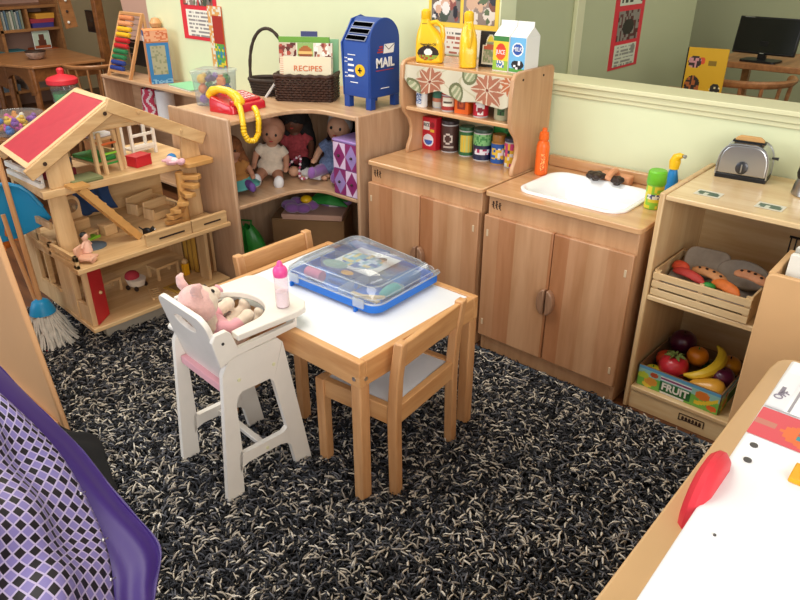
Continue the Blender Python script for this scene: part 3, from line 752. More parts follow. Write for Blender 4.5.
wallp('back_wall', (hx, hy, 0), (-hx, hy, 0), fb, None); wallp('side_wall', (-hx, hy, 0), (-hx, -hy, 0), fb, ftf); wallp('side_wall', (hx, -hy, 0), (hx, hy, 0), fb, ftf)
# fruits
FG = 'toy fruit in the printed tray'
def fruit(name, label, x, y, z, r, col, stem='stem', sq=.95, dim=.12, R=None, leaf=None, rough=.3):
    t = thing(name, label, 'toy fruit', (x, y, z), 0, FG); m = mat('fruit_'+col, col, rough, coat=.4, noise=.12, nscale=30)
    prof = []
    for i in range(15):
        a = pi*i/14; rr = r*sin(a)**.9 if 0 < i < 14 else 0; zz = -r*sq*cos(a)
        if i > 9: zz -= dim*r*((i-9)/5)**2*1.6
        prof.append((max(rr, 0), zz))
    MB().lathe(prof, n=24, R=R).build('flesh', m, t, ang=80)
    b = MB(); top = Vector((0, 0, r*(sq-dim*1.5)));
    if R is not None: top = R @ top
    b.tube([top, top*1.25], [.0025, .002], 6); b.build('stem', leaf or 'dark_brown', t)
    return t
fruit('toy_eggplant', 'shiny dark purple toy fruit at the back left of the tray', .655, .25, .155, .043, '#4a1030')
t = fruit('toy_pomegranate', 'large red toy fruit with a leafy crown, middle of the tray', .680, .115, .135, .046, '#c32a36')
b = MB()
for i in range(7):
    a = 2*pi*i/7; b.tube([(0, 0, .036), (.016*cos(a), .016*sin(a), .044), (.034*cos(a), .034*sin(a), .038)], [.005, .007, .001], 6, flat=.4)
b.build('crown', mat('olive', '#6a7a3a', .7), t)
fruit('toy_tomato', 'orange-red toy tomato at the left of the tray', .638, .165, .12, .033, '#d64a26', leaf='green')
fruit('toy_lemon', 'yellow-green toy lemon in the left front corner of the tray', .628, .085, .105, .027, '#c9c832', leaf='green')
t = fruit('toy_bell_pepper', 'orange toy bell pepper beside the banana in the tray', .748, .175, .135, .034, '#e8891e', leaf='green'); t.location = (.722, .200, .150)
t = thing('toy_banana', 'curved yellow toy banana lying across the middle of the tray', 'toy fruit', (.738, .165, .160), radians(-20), FG)
pts = [(.02+.07*cos(a)-.03, .075*sin(a), .03*sin(a)) for a in [radians(-75+155*i/10) for i in range(11)]]
MB().tube(pts, [.004, .011, .015, .017, .018, .018, .018, .017, .014, .009, .004], 10).build('flesh', mat('banana', '#e8c332', .4, noise=.06), t)
MB().tube([pts[0], (pts[0][0]-.006, pts[0][1]-.012, pts[0][2]-.003)], .004, 6).build('stem', 'dark_brown', t)
t = thing('toy_pear', 'yellow-orange toy pear at the right front of the tray', 'toy fruit', (.803, .085, .12), .25, FG)
MB(Matrix.Rotation(radians(90), 4, 'Y')).lathe([(0, -.058), (.010, -.055), (.018, -.045), (.024, -.025), (.033, 0), (.036, .02), (.030, .038), (.015, .048), (0, .045)], n=22).build('flesh', mat('pear', '#e2a538', .35, noise=.1, coat=.3), t, ang=80)
MB().tube([(-.057, 0, 0), (-.068, 0, .003)], .002, 6).build('stem', 'dark_brown', t)
fruit('toy_plum', 'dark plum-red toy fruit behind the pear at the right of the tray', .820, .150, .137, .036, '#571736')
fruit('toy_orange', 'golden toy orange at the right back of the tray', .815, .225, .140, .036, '#dd9a22')
fruit('toy_lettuce', 'dark green toy fruit hidden between pepper and plum in the tray', .765, .225, .11, .03, '#2f4a22')

# ================================================================== BIN UNIT and FOREGROUND UNIT
bu = thing('book_browser', 'plain tan wooden book bin with rounded corner in front of the right shelf', 'book bin', (1.1, -.1, FZ))
BX0, BX1, BY0, BY1, BT = .932, 1.40, -.190, .005, .648
MB().prism([(BX0, FZ), (BX1, FZ), (BX1, BT), (BX0+.015, BT), (BX0+.004, BT-.004), (BX0, BT-.015)], BY0, BY0+.016, 1).build('front_panel', 'panel_tan', bu, world=True, bev=.003)
MB().box(BX0, BX0+.016, BY0+.016, BY1, FZ, BT-.002).build('side_panel', 'panel_tan', bu, world=True, bev=.003)
MB().box(BX1-.016, BX1, BY0+.016, BY1, FZ, BT-.002).build('side_panel', 'panel_tan', bu, world=True, bev=.003)
MB().box(BX0+.016, BX1-.016, BY1-.012, BY1, FZ, BT-.002).build('back_panel', 'panel_tan', bu, world=True, bev=.003)
MB().box(BX0+.016, BX1-.016, BY0+.016, BY1-.012, BT-.14, BT-.13).build('bottom', 'panel_tan', bu, world=True)
for i, (c, L) in enumerate((('#e6e2d6', 'white paper bundle standing in the corner of the tan book bin'), ('#b9b6ab', 'light grey picture book in the tan book bin'), ('#8c8f8e', 'grey picture book at the back of the tan book bin'))):
    t = thing('picture_book', L, 'book', (.985+.001*i, -.13+i*.036, BT-.13), .0, 'books in the tan book bin')
    MB().box(-.025, .16, -.006, .006, 0, .165+.006*i, R=RX(-.06)).build('cover', mat('bk'+c, c, .6), t, bev=.001)
    MB().box(-.022, .157, -.0045, .0045, .003, .168+.006*i, R=RX(-.06)).build('pages', 'paper', t)

fu = thing('low_wooden_unit', 'tan wooden play unit along the right front edge of the rug', 'play furniture', (1.3, -1.1, FZ), 0)
o = [(1.043, -1.75), (1.8, -1.75), (1.8, -.47), (1.085, -.47)]+[(1.085-.036*sin(radians(a)), -.51+.04*cos(radians(a))) for a in (20, 45, 70)]+[(1.047, -.53)]
MB().prism(o, .580, .60).build('top_board', mat('tan_light', '#cfa878', .4, noise=.06, nscale=5), fu, world=True, bev=.004)
MB().box(1.062, 1.078, -1.74, -.53, FZ, .58).build('side_panel', 'panel_tan', fu, world=True)
MB().box(1.078, 1.78, -.52, -.50, FZ, .58).build('end_panel', 'panel_tan', fu, world=True)
MB().box(1.078, 1.78, -1.74, -1.72, FZ, .58).build('end_panel', 'panel_tan', fu, world=True)
wc = thing('toy_control_panel', 'white toy cooker panel with red dial and printed strip on the tan unit', 'toy cooker', (1.3, -1.0, .60))
o = [(1.100, -1.72), (1.75, -1.72), (1.75, -.55), (1.082, -.55)]
MB().prism(o, .60, .640).build('body', mat('white_board', '#f4f5f7', .3, coat=.3), wc, world=True, bev=.006, seg=3)
def cxy(u, v, z=.6412):   # plan coordinates helper on the panel's top: along x, along y
    return (1.086+.66*u, -.56-1.1*v, z)
def stripf(u, v):
    d = sqrt(((u-.62)/.34)**2+((v-.45)/.36)**2)
    if d < .75: return '#2f8f9a' if hsh(int(u*9), int(v*9), 4) > .4 else '#c8573c'
    if d < 1.1: return '#e2703a'
    return '#d8505a' if hsh(int(u*5), int(v*5), 6) > .3 else '#c47a6a'
panel('printed_strip', (1.088, -.835, .6405), (.17, 0, 0), (0, .09, 0), 26, 22, stripf, wc, world=True)
panel('label_tag', (1.088, -.735, .6405), (.028, 0, 0), (0, .13, 0), 4, 12, lambda u, v: '#ecebef' if not (.35 < u < .6 and .35 < v < .6) else '#8a8490', wc, world=True)
panel('seam', (1.122, -.735, .6405), (.004, 0, 0), (0, .17, 0), 1, 2, lambda u, v: '#a09aa0', wc, world=True)
panel('seam', (1.088, -.742, .6405), (.17, 0, 0), (0, .004, 0), 2, 1, lambda u, v: '#b9b4b8', wc, world=True)
text('OFF', .020, (1.102, -.690, .6415), (.35, 1, 0), (-1, .35, 0), mat('grey_ink', '#8b8390', .6), wc, world=True)
for x, y in ((1.108, -.862), (1.112, -.905), (1.128, -1.09)):
    MB().lathe([(.006 if x < 1.12 else .002, .6405), (.006 if x < 1.12 else .002, .642)], (x, y, 0), 14).build('hole_mark', mat('grey_d', '#55524f', .6), wc, world=True)
MB().box(1.170, 1.22, -.915, -.870, .640, .648).build('button', 'yellow2', wc, world=True, bev=.002)
MB().lathe([(0, -.016), (.055, -.016), (.070, -.012), (.078, -.004), (.078, .004), (.070, .012), (.055, .016), (0, .018)], (1.084, -.985, .60), 48, RY(radians(-90)) ).build('red_dial', 'red_bright', wc, world=True)

# ================================================================== TABLE, CHAIRS
TX0, TX1, TY0, TY1, TT = -.360, .262, -.880, -.393, .440
tb = thing('play_table', 'low pine play table with a white top in the middle of the rug', 'table', (-.05, -.64, FZ+.006), 0)
f = .022
for x0, x1, y0, y1, m in ((TX0, TX1, TY0, TY0+f, 'pine_table'), (TX0, TX1, TY1-f, TY1, 'pine_table'), (TX0, TX0+f, TY0+f, TY1-f, 'pine_table_y'), (TX1-f, TX1, TY0+f, TY1-f, 'pine_table_y')):
    MB().box(x0, x1, y0, y1, TT-.072, TT).build('apron', m, tb, world=True, bev=.003)
MB().box(TX0+f, TX1-f, TY0+f, TY1-f, TT-.012, TT-.004).build('table_top', 'white_lam', tb, world=True)
for x in (TX0, TX1-.034):
    for y in (TY0, TY1-.034):
        MB().box(x+(.0008 if x < 0 else -.0008), x+.034+(.0008 if x < 0 else -.0008), y+(.0008 if y < -.6 else -.0008), y+.034+(.0008 if y < -.6 else -.0008), FZ+.006, TT-.0125).build('leg', 'pine_table_up', tb, world=True, bev=.004)
for x, y, R in ((TX1-.02, TY0, RX(pi/2)), (TX1, TY0+.02, RY(pi/2))):
    MB().lathe([(.006, 0), (.006, .0015), (.002, .001), (0, 0)], (x, y, TT-.05), 12, R).build('screw', 'screw', tb, world=True)
def chair(label, loc, rz):
    # local: faces +x, back at x=-.13
    t = thing('play_chair', label, 'chair', loc, rz, 'low pine chairs at the play table'); z0 = 0; S = .290; w = .139
    for s in (-1, 1):
        MB().bar((.128, s*w, z0), (.128, s*w, S), .030, .030, (1, 0, 0)).build('leg', 'pine_table_up', t, bev=.003)
        b = MB(); y = s*w
        b.loft([[(x0, y-.014, z), (x1, y-.014, z), (x1, y+.014, z), (x0, y+.014, z)] for x0, x1, z in ((-.134, -.106, 0), (-.130, -.100, .26), (-.136, -.108, .38), (-.150, -.124, .490))])
        b.build('back_post', 'pine_table_up', t, bev=.004)
        MB().box(-.10, .114, y-.010, y+.010, S-.055, S).build('seat_rail', 'pine_table', t, bev=.002)
    MB().box(.118, .138, -w+.012, w-.012, S-.055, S).build('seat_rail', 'pine_table_y', t, bev=.002)
    MB().box(-.126, -.106, -w+.012, w-.012, S-.055, S).build('seat_rail', 'pine_table_y', t, bev=.002)
    MB().box(-.108, .119, -w+.010, w-.010, S-.012, S-.005).build('seat', 'white_lam', t)
    b = MB(); b.loft([[(x0, y, z) for x0, y in ((xa, -w+.013), (xb, -w+.013), (xb, w-.013), (xa, w-.013))] for xa, xb, z in ((-.135, -.119, .408), (-.145, -.129, .484))])
    b.build('backrest', 'pine_table_y', t, bev=.003)
    return t
chair('pine play chair with white seat at the near right side of the table', (.163, -.662, FZ+.006), pi+.10)
chair('pine play chair at the far left side of the table, only its back showing', (-.272, -.588, FZ+.006), 0.0)

# ================================================================== CASE on the table
cs = thing('plastic_case', 'blue carry case with a clear hinged lid lying on the white play table', 'case', (-.052, -.535, TT-.004), radians(2))
def cas(e, z, r=.035):
    o = []
    for x, y in rrect(-.178-e, .178+e, -.155-e, .155+e, r, 6):
        if y > .1 and .02 < x < .178: y -= .030*min(1, (x-.02)/.05)
        o.append((x, y, z))
    return o
b = MB(); b.loft([cas(-.012, .006, .03), cas(-.004, .006), cas(0, .009), cas(0, .034), cas(-.004, .034), cas(-.006, .012), cas(-.012, .011, .03)], cap=False)
b.add(cas(-.012, .011, .03), [tuple(range(len(cas(0, 0))))]); b.build('tray', 'blue_tray', cs, ang=50)
b = MB(); b.loft([cas(.002, .034), cas(.002, .045), cas(-.004, .053), cas(-.022, .070), cas(-.030, .074)], cap=False); b.add(cas(-.030, .074), [tuple(range(len(cas(0, 0))))])
b.build('lid', 'clear_plastic', cs, ang=40, solid=.002)
MB().tube(cas(-.024, .0715), .0014, 5, closed=True).build('lid_edge_glint', 'clear_milky', cs); MB().tube(cas(.001, .050), .0012, 5, closed=True).build('lid_edge_glint', 'clear_milky', cs)  # whitish tubes added as ready-made highlights along the clear lid's edges
b = MB(); b.tube(cas(.003, .036), .0028, 6, closed=True); b.build('rim', 'clear_milky', cs)
for x in (-.135, .12):
    MB().prism(rrect(x-.020, x+.020, .018, .045, .004), -.164, -.157, 1).build('latch', 'clear_milky', cs, bev=.002)
    MB().box(x-.017, x-.010, -.163, -.150, .000, .014).build('foot', 'blue_tray', cs, bev=.001)
for x in (-.135, .12): MB().box(x-.012, x+.012, .10, .112, 0, .008).build('foot', 'blue_tray', cs)
b = MB(); b.tube([(.1785, -.05, .020), (.200, -.045, .020), (.206, -.02, .020), (.206, .03, .020), (.200, .055, .020), (.1785, .06, .020)], .006, 8)
# divider + contents
MB().box(-.165, .165, -.02, -.017, .012, .045).build('divider', 'clear_milky', cs); MB().box(.03, .033, -.145, -.02, .012, .045).build('divider', 'clear_milky', cs)
def sheetf(u, v):
    if v > .9: return '#7a86b8'
    d = ((u-.45)/.42)**2+((v-.42)/.32)**2
    if d < 1:
        h = hsh(int(u*12), int(v*9), 11); return '#86b4c4' if h > .6 else ('#e6cf8a' if h > .35 else ('#d9e3ee' if h > .15 else '#4f6fb0'))
    if ((u-.70)/.1)**2+((v-.68)/.12)**2 < 1: return '#2c1e1c' if v > .7 else '#e0aa8c'
    if ((u-.62)/.1)**2+((v-.5)/.1)**2 < 1: return '#cc5a6a'
    return '#f1f0ee'
CC = [('printed_insert', 'white printed sheet with a cartoon picture lying inside the lid of the case')]
t = thing('printed_insert', 'white sheet with cartoon pictures under the clear lid of the blue case', 'card', (-.052, -.535, TT+.056), radians(2))
MB().box(-.085, .075, -.06, .095, .000, .0012).build('sheet', 'paper', t)
panel('printed_face', (-.085, -.06, .0012), (.16, 0, 0), (0, .155, 0), 44, 40, sheetf, t)
b = MB(); b.ell((-.06, -.062, .0025), (.045, .026, .001)); b.build('cut_out', mat('cyan_card', '#8fb0a8', .5), t); MB().ell((.01, -.085, .0032), (.022, .014, .001)).build('cut_out', 'yellow2', t)
def inside(name, label, cat, x, y, fn):
    t = thing(name, label, cat, (x, y, TT+.008), radians(2), 'craft bits inside the blue case'); fn(t); return t
inside('craft_box', 'dark blue block filling the back left of the case', 'craft box', -.14, -.455, lambda t: MB().box(-.075, .075, -.045, .05, 0, .04).build('block', mat('navy', '#355a96', .6), t, bev=.004))
inside('craft_bag', 'navy blue bundle in the right back compartment of the case', 'craft bag', .055, -.495, lambda t: MB().box(-.055, .045, -.05, .045, 0, .042).build('bundle', mat('navy2', '#3a6aa0', .7), t, bev=.012))
inside('craft_bag', 'teal bundle at the right end of the case', 'craft bag', .088, -.57, lambda t: MB().ell((0, 0, .018), (.022, .05, .016)).build('bundle', 'teal', t))
inside('craft_roll', 'pink roll in the near left compartment of the case', 'craft roll', -.155, -.640, lambda t: MB().tube([(-.03, 0, .018), (.03, 0, .018)], .017, 14).build('roll', mat('pinkroll', '#d0688a', .6), t))
def sticks(t):
    b = MB(); b.bar((-.06, .0, .012), (.05, -.012, .022), .014, .006); b.bar((-.03, -.02, .020), (.05, .014, .026), .012, .006); b.build('sticks', mat('stick', '#d0b48c', .7), t)
inside('craft_sticks', 'tan craft sticks crossing in the near right compartment of the case', 'craft sticks', .065, -.645, sticks)
def blk(t):
    MB().tube([(-.05, 0, .010), (.05, .004, .012)], .009, 10).build('tube', mat('bluet', '#3f74b8', .5), t)
inside('craft_tube', 'blue tube lying in the middle near compartment of the case', 'craft tube', -.065, -.615, blk)
# ================================================================== HIGH CHAIR
hc = thing('doll_high_chair', 'white wooden doll high chair standing on the rug at the left end of the table', 'high chair', (-.008, -1.108, FZ+.006), radians(-4))
# local: x from -.25 (far side) to 0 (near side); y forward; z from the rug backing
def side_outline():
    outer = [(-.012, 0), (.028, 0), (.034, .085), (.060, .100), (.175, .100), (.205, .085), (.222, 0), (.262, 0), (.248, .06), (.200, .42), (.192, .44), (.040, .44), (.030, .42), (.010, .20)]
    return outer
def side(x):
    # A-frame side: outer outline with a rounded opening, built as two legs, a top field and a crossbar joined in one mesh
    o = [(-.010, 0), (.034, 0), (.036, .080), (.046, .098), (.066, .108), (.170, .108), (.192, .100), (.204, .082), (.214, 0), (.260, 0), (.202, .425), (.190, .440), (.050, .440), (.036, .425)]
    i = [(.044, .150), (.056, .140), (.180, .140), (.192, .150), (.193, .165), (.166, .318), (.154, .334), (.072, .334), (.058, .322), (.050, .30)]
    # resample both as closed loops from the same angle
    def res(p, n=72, c=(.115, .24)):
        out = []
        for k in range(n):
            a = 2*pi*k/n-pi/2+.001; d = Vector((cos(a), sin(a))); best = None
            for q in range(len(p)):
                A = Vector(p[q])-Vector(c); B = Vector(p[(q+1) % len(p)])-Vector(c); e = B-A; den = d.x*e.y-d.y*e.x
                if abs(den) < 1e-9: continue
                t = (A.x*e.y-A.y*e.x)/den; s = (A.x*d.y-A.y*d.x)/den
                if t > 0 and -1e-6 <= s <= 1+1e-6 and (best is None or t > best): best = t
            out.append((c[0]+d.x*best, c[1]+d.y*best))
        return out
    b = MB()
    O = [(-.006, .44)]  # unused start
    b.prism([(-.012, 0), (.040, 0), (.044, .10), (.050, .150), (.050, .30), (.058, .322), (.036, .425), (.022, .40)], x-.008, x+.008, 0)
    b.prism([(.218, 0), (.270, 0), (.204, .425), (.166, .318), (.193, .165), (.200, .10)], x-.008, x+.008, 0)
    b.prism([(.058, .322), (.072, .334), (.154, .334), (.166, .318), (.202, .425), (.190, .440), (.050, .440), (.036, .425)], x-.008, x+.008, 0)
    b.prism([(.036, .088), (.046, .100), (.066, .108), (.170, .108), (.192, .100), (.202, .088), (.196, .155), (.192, .150), (.180, .142), (.056, .142), (.046, .152), (.040, .140)], x-.008, x+.008, 0)
    return b
for x in (-.008, -.244):
    side(x).build('side_frame', 'white_paint', hc)
for x, y, z in ((.0005, .125, .122), (.0005, .065, .37), (.0005, .17, .37)):
    MB().lathe([(.005, 0), (.005, .0015), (0, .002)], (x, y, z), 10, RY(pi/2)).build('peg', 'trim_paint', hc)
MB().bar((-.244, .125, .122), (-.008, .125, .122), .018, .014).build('stretcher', 'white_paint', hc, bev=.002)
# seat, backrest, arm boards
MB().box(-.236, -.016, .05, .20, .318, .330).build('seat', 'white_paint', hc, bev=.002)
MB().box(-.234, -.018, .030, .20, .330, .354).build('cushion', 'pink_cloth', hc, bev=.003)
M = Matrix.Translation((-.126, .058, .332)) @ Matrix.Rotation(radians(14), 4, 'X')
ol = rrect(-.116, .116, 0, .232, .035, 6); b = MB(M)
hole = [(.045*cos(2*pi*i/28), .175+.018*sin(2*pi*i/28)) for i in range(28)]
def ring_panel(b, outer, hole, c, y0, y1):
    # match outer loop points to hole points by angle
    O = []
    for hx_, hz_ in hole:
        d = Vector((hx_-c[0], hz_-c[1])); best = None
        for q in range(len(outer)):
            A = Vector(outer[q])-Vector(c); B = Vector(outer[(q+1) % len(outer)])-Vector(c); e = B-A; den = d.x*e.y-d.y*e.x
            if abs(den) < 1e-12: continue
            t = (A.x*e.y-A.y*e.x)/den; s = (A.x*d.y-A.y*d.x)/den
            if t > 0 and -1e-6 <= s <= 1+1e-6 and (best is None or t < best): best = t
        O.append((c[0]+d.x*best, c[1]+d.y*best))
    rings = [[(x, y0, z) for x, z in O], [(x, y1, z) for x, z in O], [(x, y1, z) for x, z in hole], [(x, y0, z) for x, z in hole], [(x, y0, z) for x, z in O]]
    b.loft(rings, cap=False)
hole = []
for i in range(96):
    a = 2*pi*i/96; hole.append((.045*max(-1, min(1, 1.35*cos(a))) if abs(cos(a)) < .9 else .045*(1 if cos(a) > 0 else -1)*1.0, .180+.016*sin(a)))
hole = [(.052*cos(2*pi*i/96), .180+.018*sin(2*pi*i/96)) for i in range(96)]
ring_panel(b, ol, hole, (0, .180), -.007, .007); b.build('backrest', 'white_paint', hc, bev=.002, doubles=True)
MB().tube([(-.240, .035, .43), (-.268, .035, .43)], [.008, .011], 12).build('knob', 'white_paint', hc)
for x, q in ((-.003, 0), (-.249, .036)):
    b = MB(); b.prism([(.018+q, .425), (.004+q, .500), (.014+q, .518), (.046+q, .520), (.058+q, .508), (.072+q, .462), (.245, .468), (.245, .484), (.252, .484), (.252, .452), (.06+q, .440)], x-.007, x+.007, 0)
    b.build('arm_board', 'white_paint', hc, bev=.002)
    MB().lathe([(.004, 0), (.004, .001), (0, .0015)], (x+.0075, .032, .490), 10, RY(pi/2)).build('peg', 'steel_dark', hc)
# tray with a round cut-out for the doll
outer = []
pts = [(-.272, .085), (-.272, .285), (-.265, .315), (-.235, .338), (-.02, .338), (.012, .320), (.024, .285), (.024, .085), (-.018, .080)]
inner = [(-.03+.0, .10)]
o = [(-.262, .070), (-.232, .070)]
o += [(-.126+.100*cos(a), .135+.085*sin(a)) for a in [pi-pi*i/16 for i in range(17)]]
o += [(-.018, .070), (.012, .070), (.014, .250), (.006, .280), (-.020, .298), (-.22, .306), (-.248, .298), (-.262, .275)]
MB().prism(o, .484, .502).build('tray', 'white_paint', hc, bev=.003, seg=2)
# bottle on the tray
t = thing('toy_baby_bottle', 'small clear toy baby bottle with a bright pink cap standing on the high chair tray', 'baby bottle', (-.026, -.868, FZ+.006+.502))
MB().lathe([(0, .001), (.0165, .001), (.018, .004), (.018, .085), (.015, .092), (.0145, .095)], n=24).build('bottle', 'clear_bottle', t)
MB().lathe([(0, .003), (.0155, .003), (.0155, .045), (0, .045)], n=24).build('milk', mat('milk', '#f6f2f2', .5), t)
MB().lathe([(.018, .088), (.019, .090), (.019, .104), (.015, .112), (.009, .116), (.007, .124), (.004, .129), (0, .130)], n=24).build('cap', 'pink_hot', t)

# plush pig in the high chair
pg = thing('plush_pig_doll', 'pink plush pig doll sitting in the white high chair with its head against the backrest', 'plush toy', (-.142, -1.004, .366), radians(-4)); pg.rotation_euler[0] = radians(26); pg.scale = (.95, .92, 1.03)
b = MB(); b.ell((0, .045, .155), (.047, .050, .048)); b.ell((.0, .094, .148), (.020, .018, .017)); b.ell((0, .03, .018), (.05, .048, .036)); b.ell((0, .030, .06), (.046, .040, .062)); b.ell((0, .05, .03), (.05, .045, .032))
for s in (-1, 1):
    b.tube([(s*.038, .035, .09), (s*.055, .06, .065), (s*.050, .115, .060)], [.020, .019, .017], 10); b.ell((s*.05, .120, .060), (.020, .020, .018))
    b.tube([(s*.028, .05, .02), (s*.036, .11, .018), (s*.038, .15, .020)], [.024, .021, .018], 10); b.ell((s*.038, .155, .028), (.019, .014, .022))
b.build('body', 'cream_cloth', pg, remesh=.004)
b = MB(); b.ell((0, .038, .158), (.051, .051, .053)); b.build('hood', 'pink_plush', pg, remesh=.004)
for s in (-1, 1):
    b = MB(); b.tube([(s*.028, .045, .188), (s*.036, .045, .210), (s*.044, .054, .222), (s*.050, .068, .222)], [.015, .016, .013, .006], 12, flat=.55); b.build('ear', 'pink_plush', pg, remesh=.003)
b = MB(); b.ell((0, .034, .062), (.050, .044, .050)); b.tube([(.036, .034, .088), (.056, .06, .066), (.053, .09, .062)], [.023, .023, .022], 10); b.tube([(-.036, .034, .088), (-.056, .06, .066), (-.053, .09, .062)], [.023, .023, .022], 10)
b.build('shirt', 'pink_cloth', pg, remesh=.004)
MB().ell((0, .112, .148), (.016, .006, .012)).build('snout', 'pink_cloth', pg)
for s in (-1, 1): MB().ell((s*.020, .089, .168), (.005, .004, .006)).build('eye', 'black', pg)

# ================================================================== CORNER UNIT
CZ = .752
cu = thing('corner_shelf', 'L-shaped maple corner shelf with curved front full of dolls, mailbox on top', 'shelf', (-.95, .05, FZ))
XR, XL, YF, YB = -.594, -1.285, .004, .425
def corner_outline(e=0):
    o = [(XR-.016, YF+e)]
    # concave front edge
    for i in range(13):
        a = radians(90*i/12); r = .13
        o.append((-.902-e+0.0+r-r*sin(a), YF+e-r+r*cos(a)+0.0) if False else (-.902-e+r*(1-sin(a)), YF+e-r*(1-cos(a))))
    o += [(-.902-e, -.358), (XL, -.358), (XL, YB), (XR-.016, YB)]
    return o
for z0, z1, n in ((CZ-.018, CZ, 'top_board'), (.402, .418, 'shelf_board'), (.030, .046, 'shelf_board')):
    MB().prism(corner_outline(0 if n == 'top_board' else .012), z0, z1).build(n, 'ply_corner', cu, world=True, bev=.004)
MB().box(XR-.016, XR, YF-.006, YB, FZ, CZ+.004).build('end_panel', 'ply_corner_up', cu, world=True, bev=.005)
MB().box(XL-.005, -.896, -.374, -.358, FZ, CZ+.010).build('end_panel', 'ply_corner_up', cu, world=True, bev=.005)
MB().box(XL-.010, XL, -.358, YB, FZ, CZ-.018).build('back_panel', 'ply_corner_up', cu, world=True)
MB().box(XL, XR-.016, YB-.01, YB, FZ, CZ-.018).build('back_panel', 'ply_corner_up', cu, world=True)

# dolls -------------------------------------------------------------
def doll(name, label, loc, rz, s, skin, dress, hair, legc, hair_shape=0, armc=None, lie=False, shoe=None, skirt=None, tilt=0, group='soft dolls on the corner shelf'):
    t = thing(name, label, 'doll', loc, rz, group)
    def p(*a): return tuple(x*s for x in a)
    # faces local -y, sitting; legs forward
    b = MB()
    b.ell(p(0, 0, .205), p(.050, .046, .054)); b.tube([p(0, 0, .17), p(0, .002, .14)], [.022*s, .026*s], 10)
    b.ell(p(0, .005, .10), p(.045, .034, .058)); b.ell(p(0, .0, .045), p(.050, .042, .036))
    for q in (-1, 1):
        b.tube([p(q*.035, 0, .135), p(q*.066, -.012, .105), p(q*.070, -.045, .070)], [.018*s, .016*s, .013*s], 10)
        b.ell(p(q*.070, -.055, .064), p(.014, .018, .011))
        for k in range(3): b.tube([p(q*(.064+.006*k), -.062, .064), p(q*(.062+.007*k), -.078, .058)], [.0055*s, .004*s], 6)
        b.tube([p(q*.070, -.05, .066), p(q*.056, -.062, .068)], [.006*s, .004*s], 6)
    b.ell(p(0, -.045, .196), p(.008, .008, .008))
    b.build('body', skin, t, remesh=.0045*s)
    lg = MB()
    for q in (-1, 1):
        lg.tube([p(q*.026, -.015, .035), p(q*.040, -.075, .034), p(q*.048, -.130, .026)], [.027*s, .023*s, .018*s], 12); lg.ell(p(q*.048, -.140, .034), p(.018, .016, .026))
    lg.build('legs', legc, t, remesh=.0045*s)
    if shoe:
        for q in (-1, 1): MB().ell(p(q*.048, -.144, .034), p(.0225, .022, .031)).build('shoe', shoe, t)
    d = MB(); d.ell(p(0, .005, .105), p(.052, .042, .056)); d.ell(p(0, -.006, .055), p(.064, .056, .040))
    for q in (-1, 1): d.tube([p(q*.034, 0, .138), p(q*.062, -.010, .110)], [.024*s, .022*s], 10)
    d.build('dress', dress, t, remesh=.0045*s)
    if skirt:
        k = MB(); k.grid(lambda u, v: p((.05+.05*v)*cos(2*pi*u)*(1+.05*sin(u*2*pi*9)*v), -.02*v+(.042+.045*v)*sin(2*pi*u), .075-.055*v), 54, 6); k.build('skirt', skirt, t, solid=.002)
    h = MB()
    if hair_shape == 0:
        h.ell(p(0, .012, .215), p(.054, .050, .052)); h.ell(p(0, .03, .18), p(.05, .035, .06))
        for q in (-1, 1): h.tube([p(q*.046, .01, .22), p(q*.058, .006, .17), p(q*.054, .0, .12)], [.016*s, .018*s, .010*s], 8)
    elif hair_shape == 1:
        h.ell(p(0, .010, .222), p(.066, .060, .060)); h.ell(p(0, .035, .17), p(.072, .045, .085)); h.ell(p(.045, .02, .12), p(.035, .04, .07)); h.ell(p(-.045, .02, .12), p(.035, .04, .07))
    else:
        h.ell(p(0, .014, .218), p(.055, .048, .052)); h.ell(p(-.03, .0, .262), p(.03, .016, .02)); 
    h.build('hair', hair, t, remesh=.005*s)
    for q in (-1, 1):
        MB().ell(p(q*.019, -.043, .208), p(.0055, .004, .0065)).build('eye', 'black', t)
    MB().ell(p(0, -.046, .180), p(.009, .003, .003)).build('mouth', 'ink_red', t)
    global dn; dn += 1
    t.rotation_euler[1] = radians([-9, 7, -6, 5, 8][dn % 5]); t.rotation_euler[0] = radians([-5, 4, -4, -3, -6][dn % 5])
    return t
dn = -1
DZ = .418
doll('rag_doll', 'brown-haired doll slumped at the left end of the doll shelf above a teal skirt', (-1.075, -.215, DZ), radians(60), .82, 'skin_tan', mat('ochre', '#a9743c', .9), 'hair_brown', 'purple', 1, skirt='teal')
doll('baby_doll', 'doll in a cream dress with bare legs and white shoes on the doll shelf', (-1.130, -.015, DZ), radians(45), .98, 'skin_tan', 'cream_cloth', 'skin_tan', 'skin_tan', 2, shoe='white_cloth')
doll('rag_doll', 'black-haired doll in red and white in the corner at the centre of the doll shelf', (-1.13, .160, DZ), radians(35), 1.05, 'skin_dark', mat('red_dress', '#9c3b40', .9, noise=.3, nscale=90), 'hair_dark', 'black_soft', 1)
doll('rag_doll', 'dark-skinned doll almost hidden in the shadow behind the grey-haired doll', (-1.02, .300, DZ), radians(30), .95, 'skin_dark', mat('dk_dress', '#3a2a34', .9), 'hair_dark', 'black_soft', 0)
doll('rag_doll', 'grey-haired doll in a blue flowered top with purple legs beside the purple chest', (-.925, .165, DZ), radians(28), 1.05, 'skin', 'blue_floral', 'hair_grey', 'purple_plush', 2)
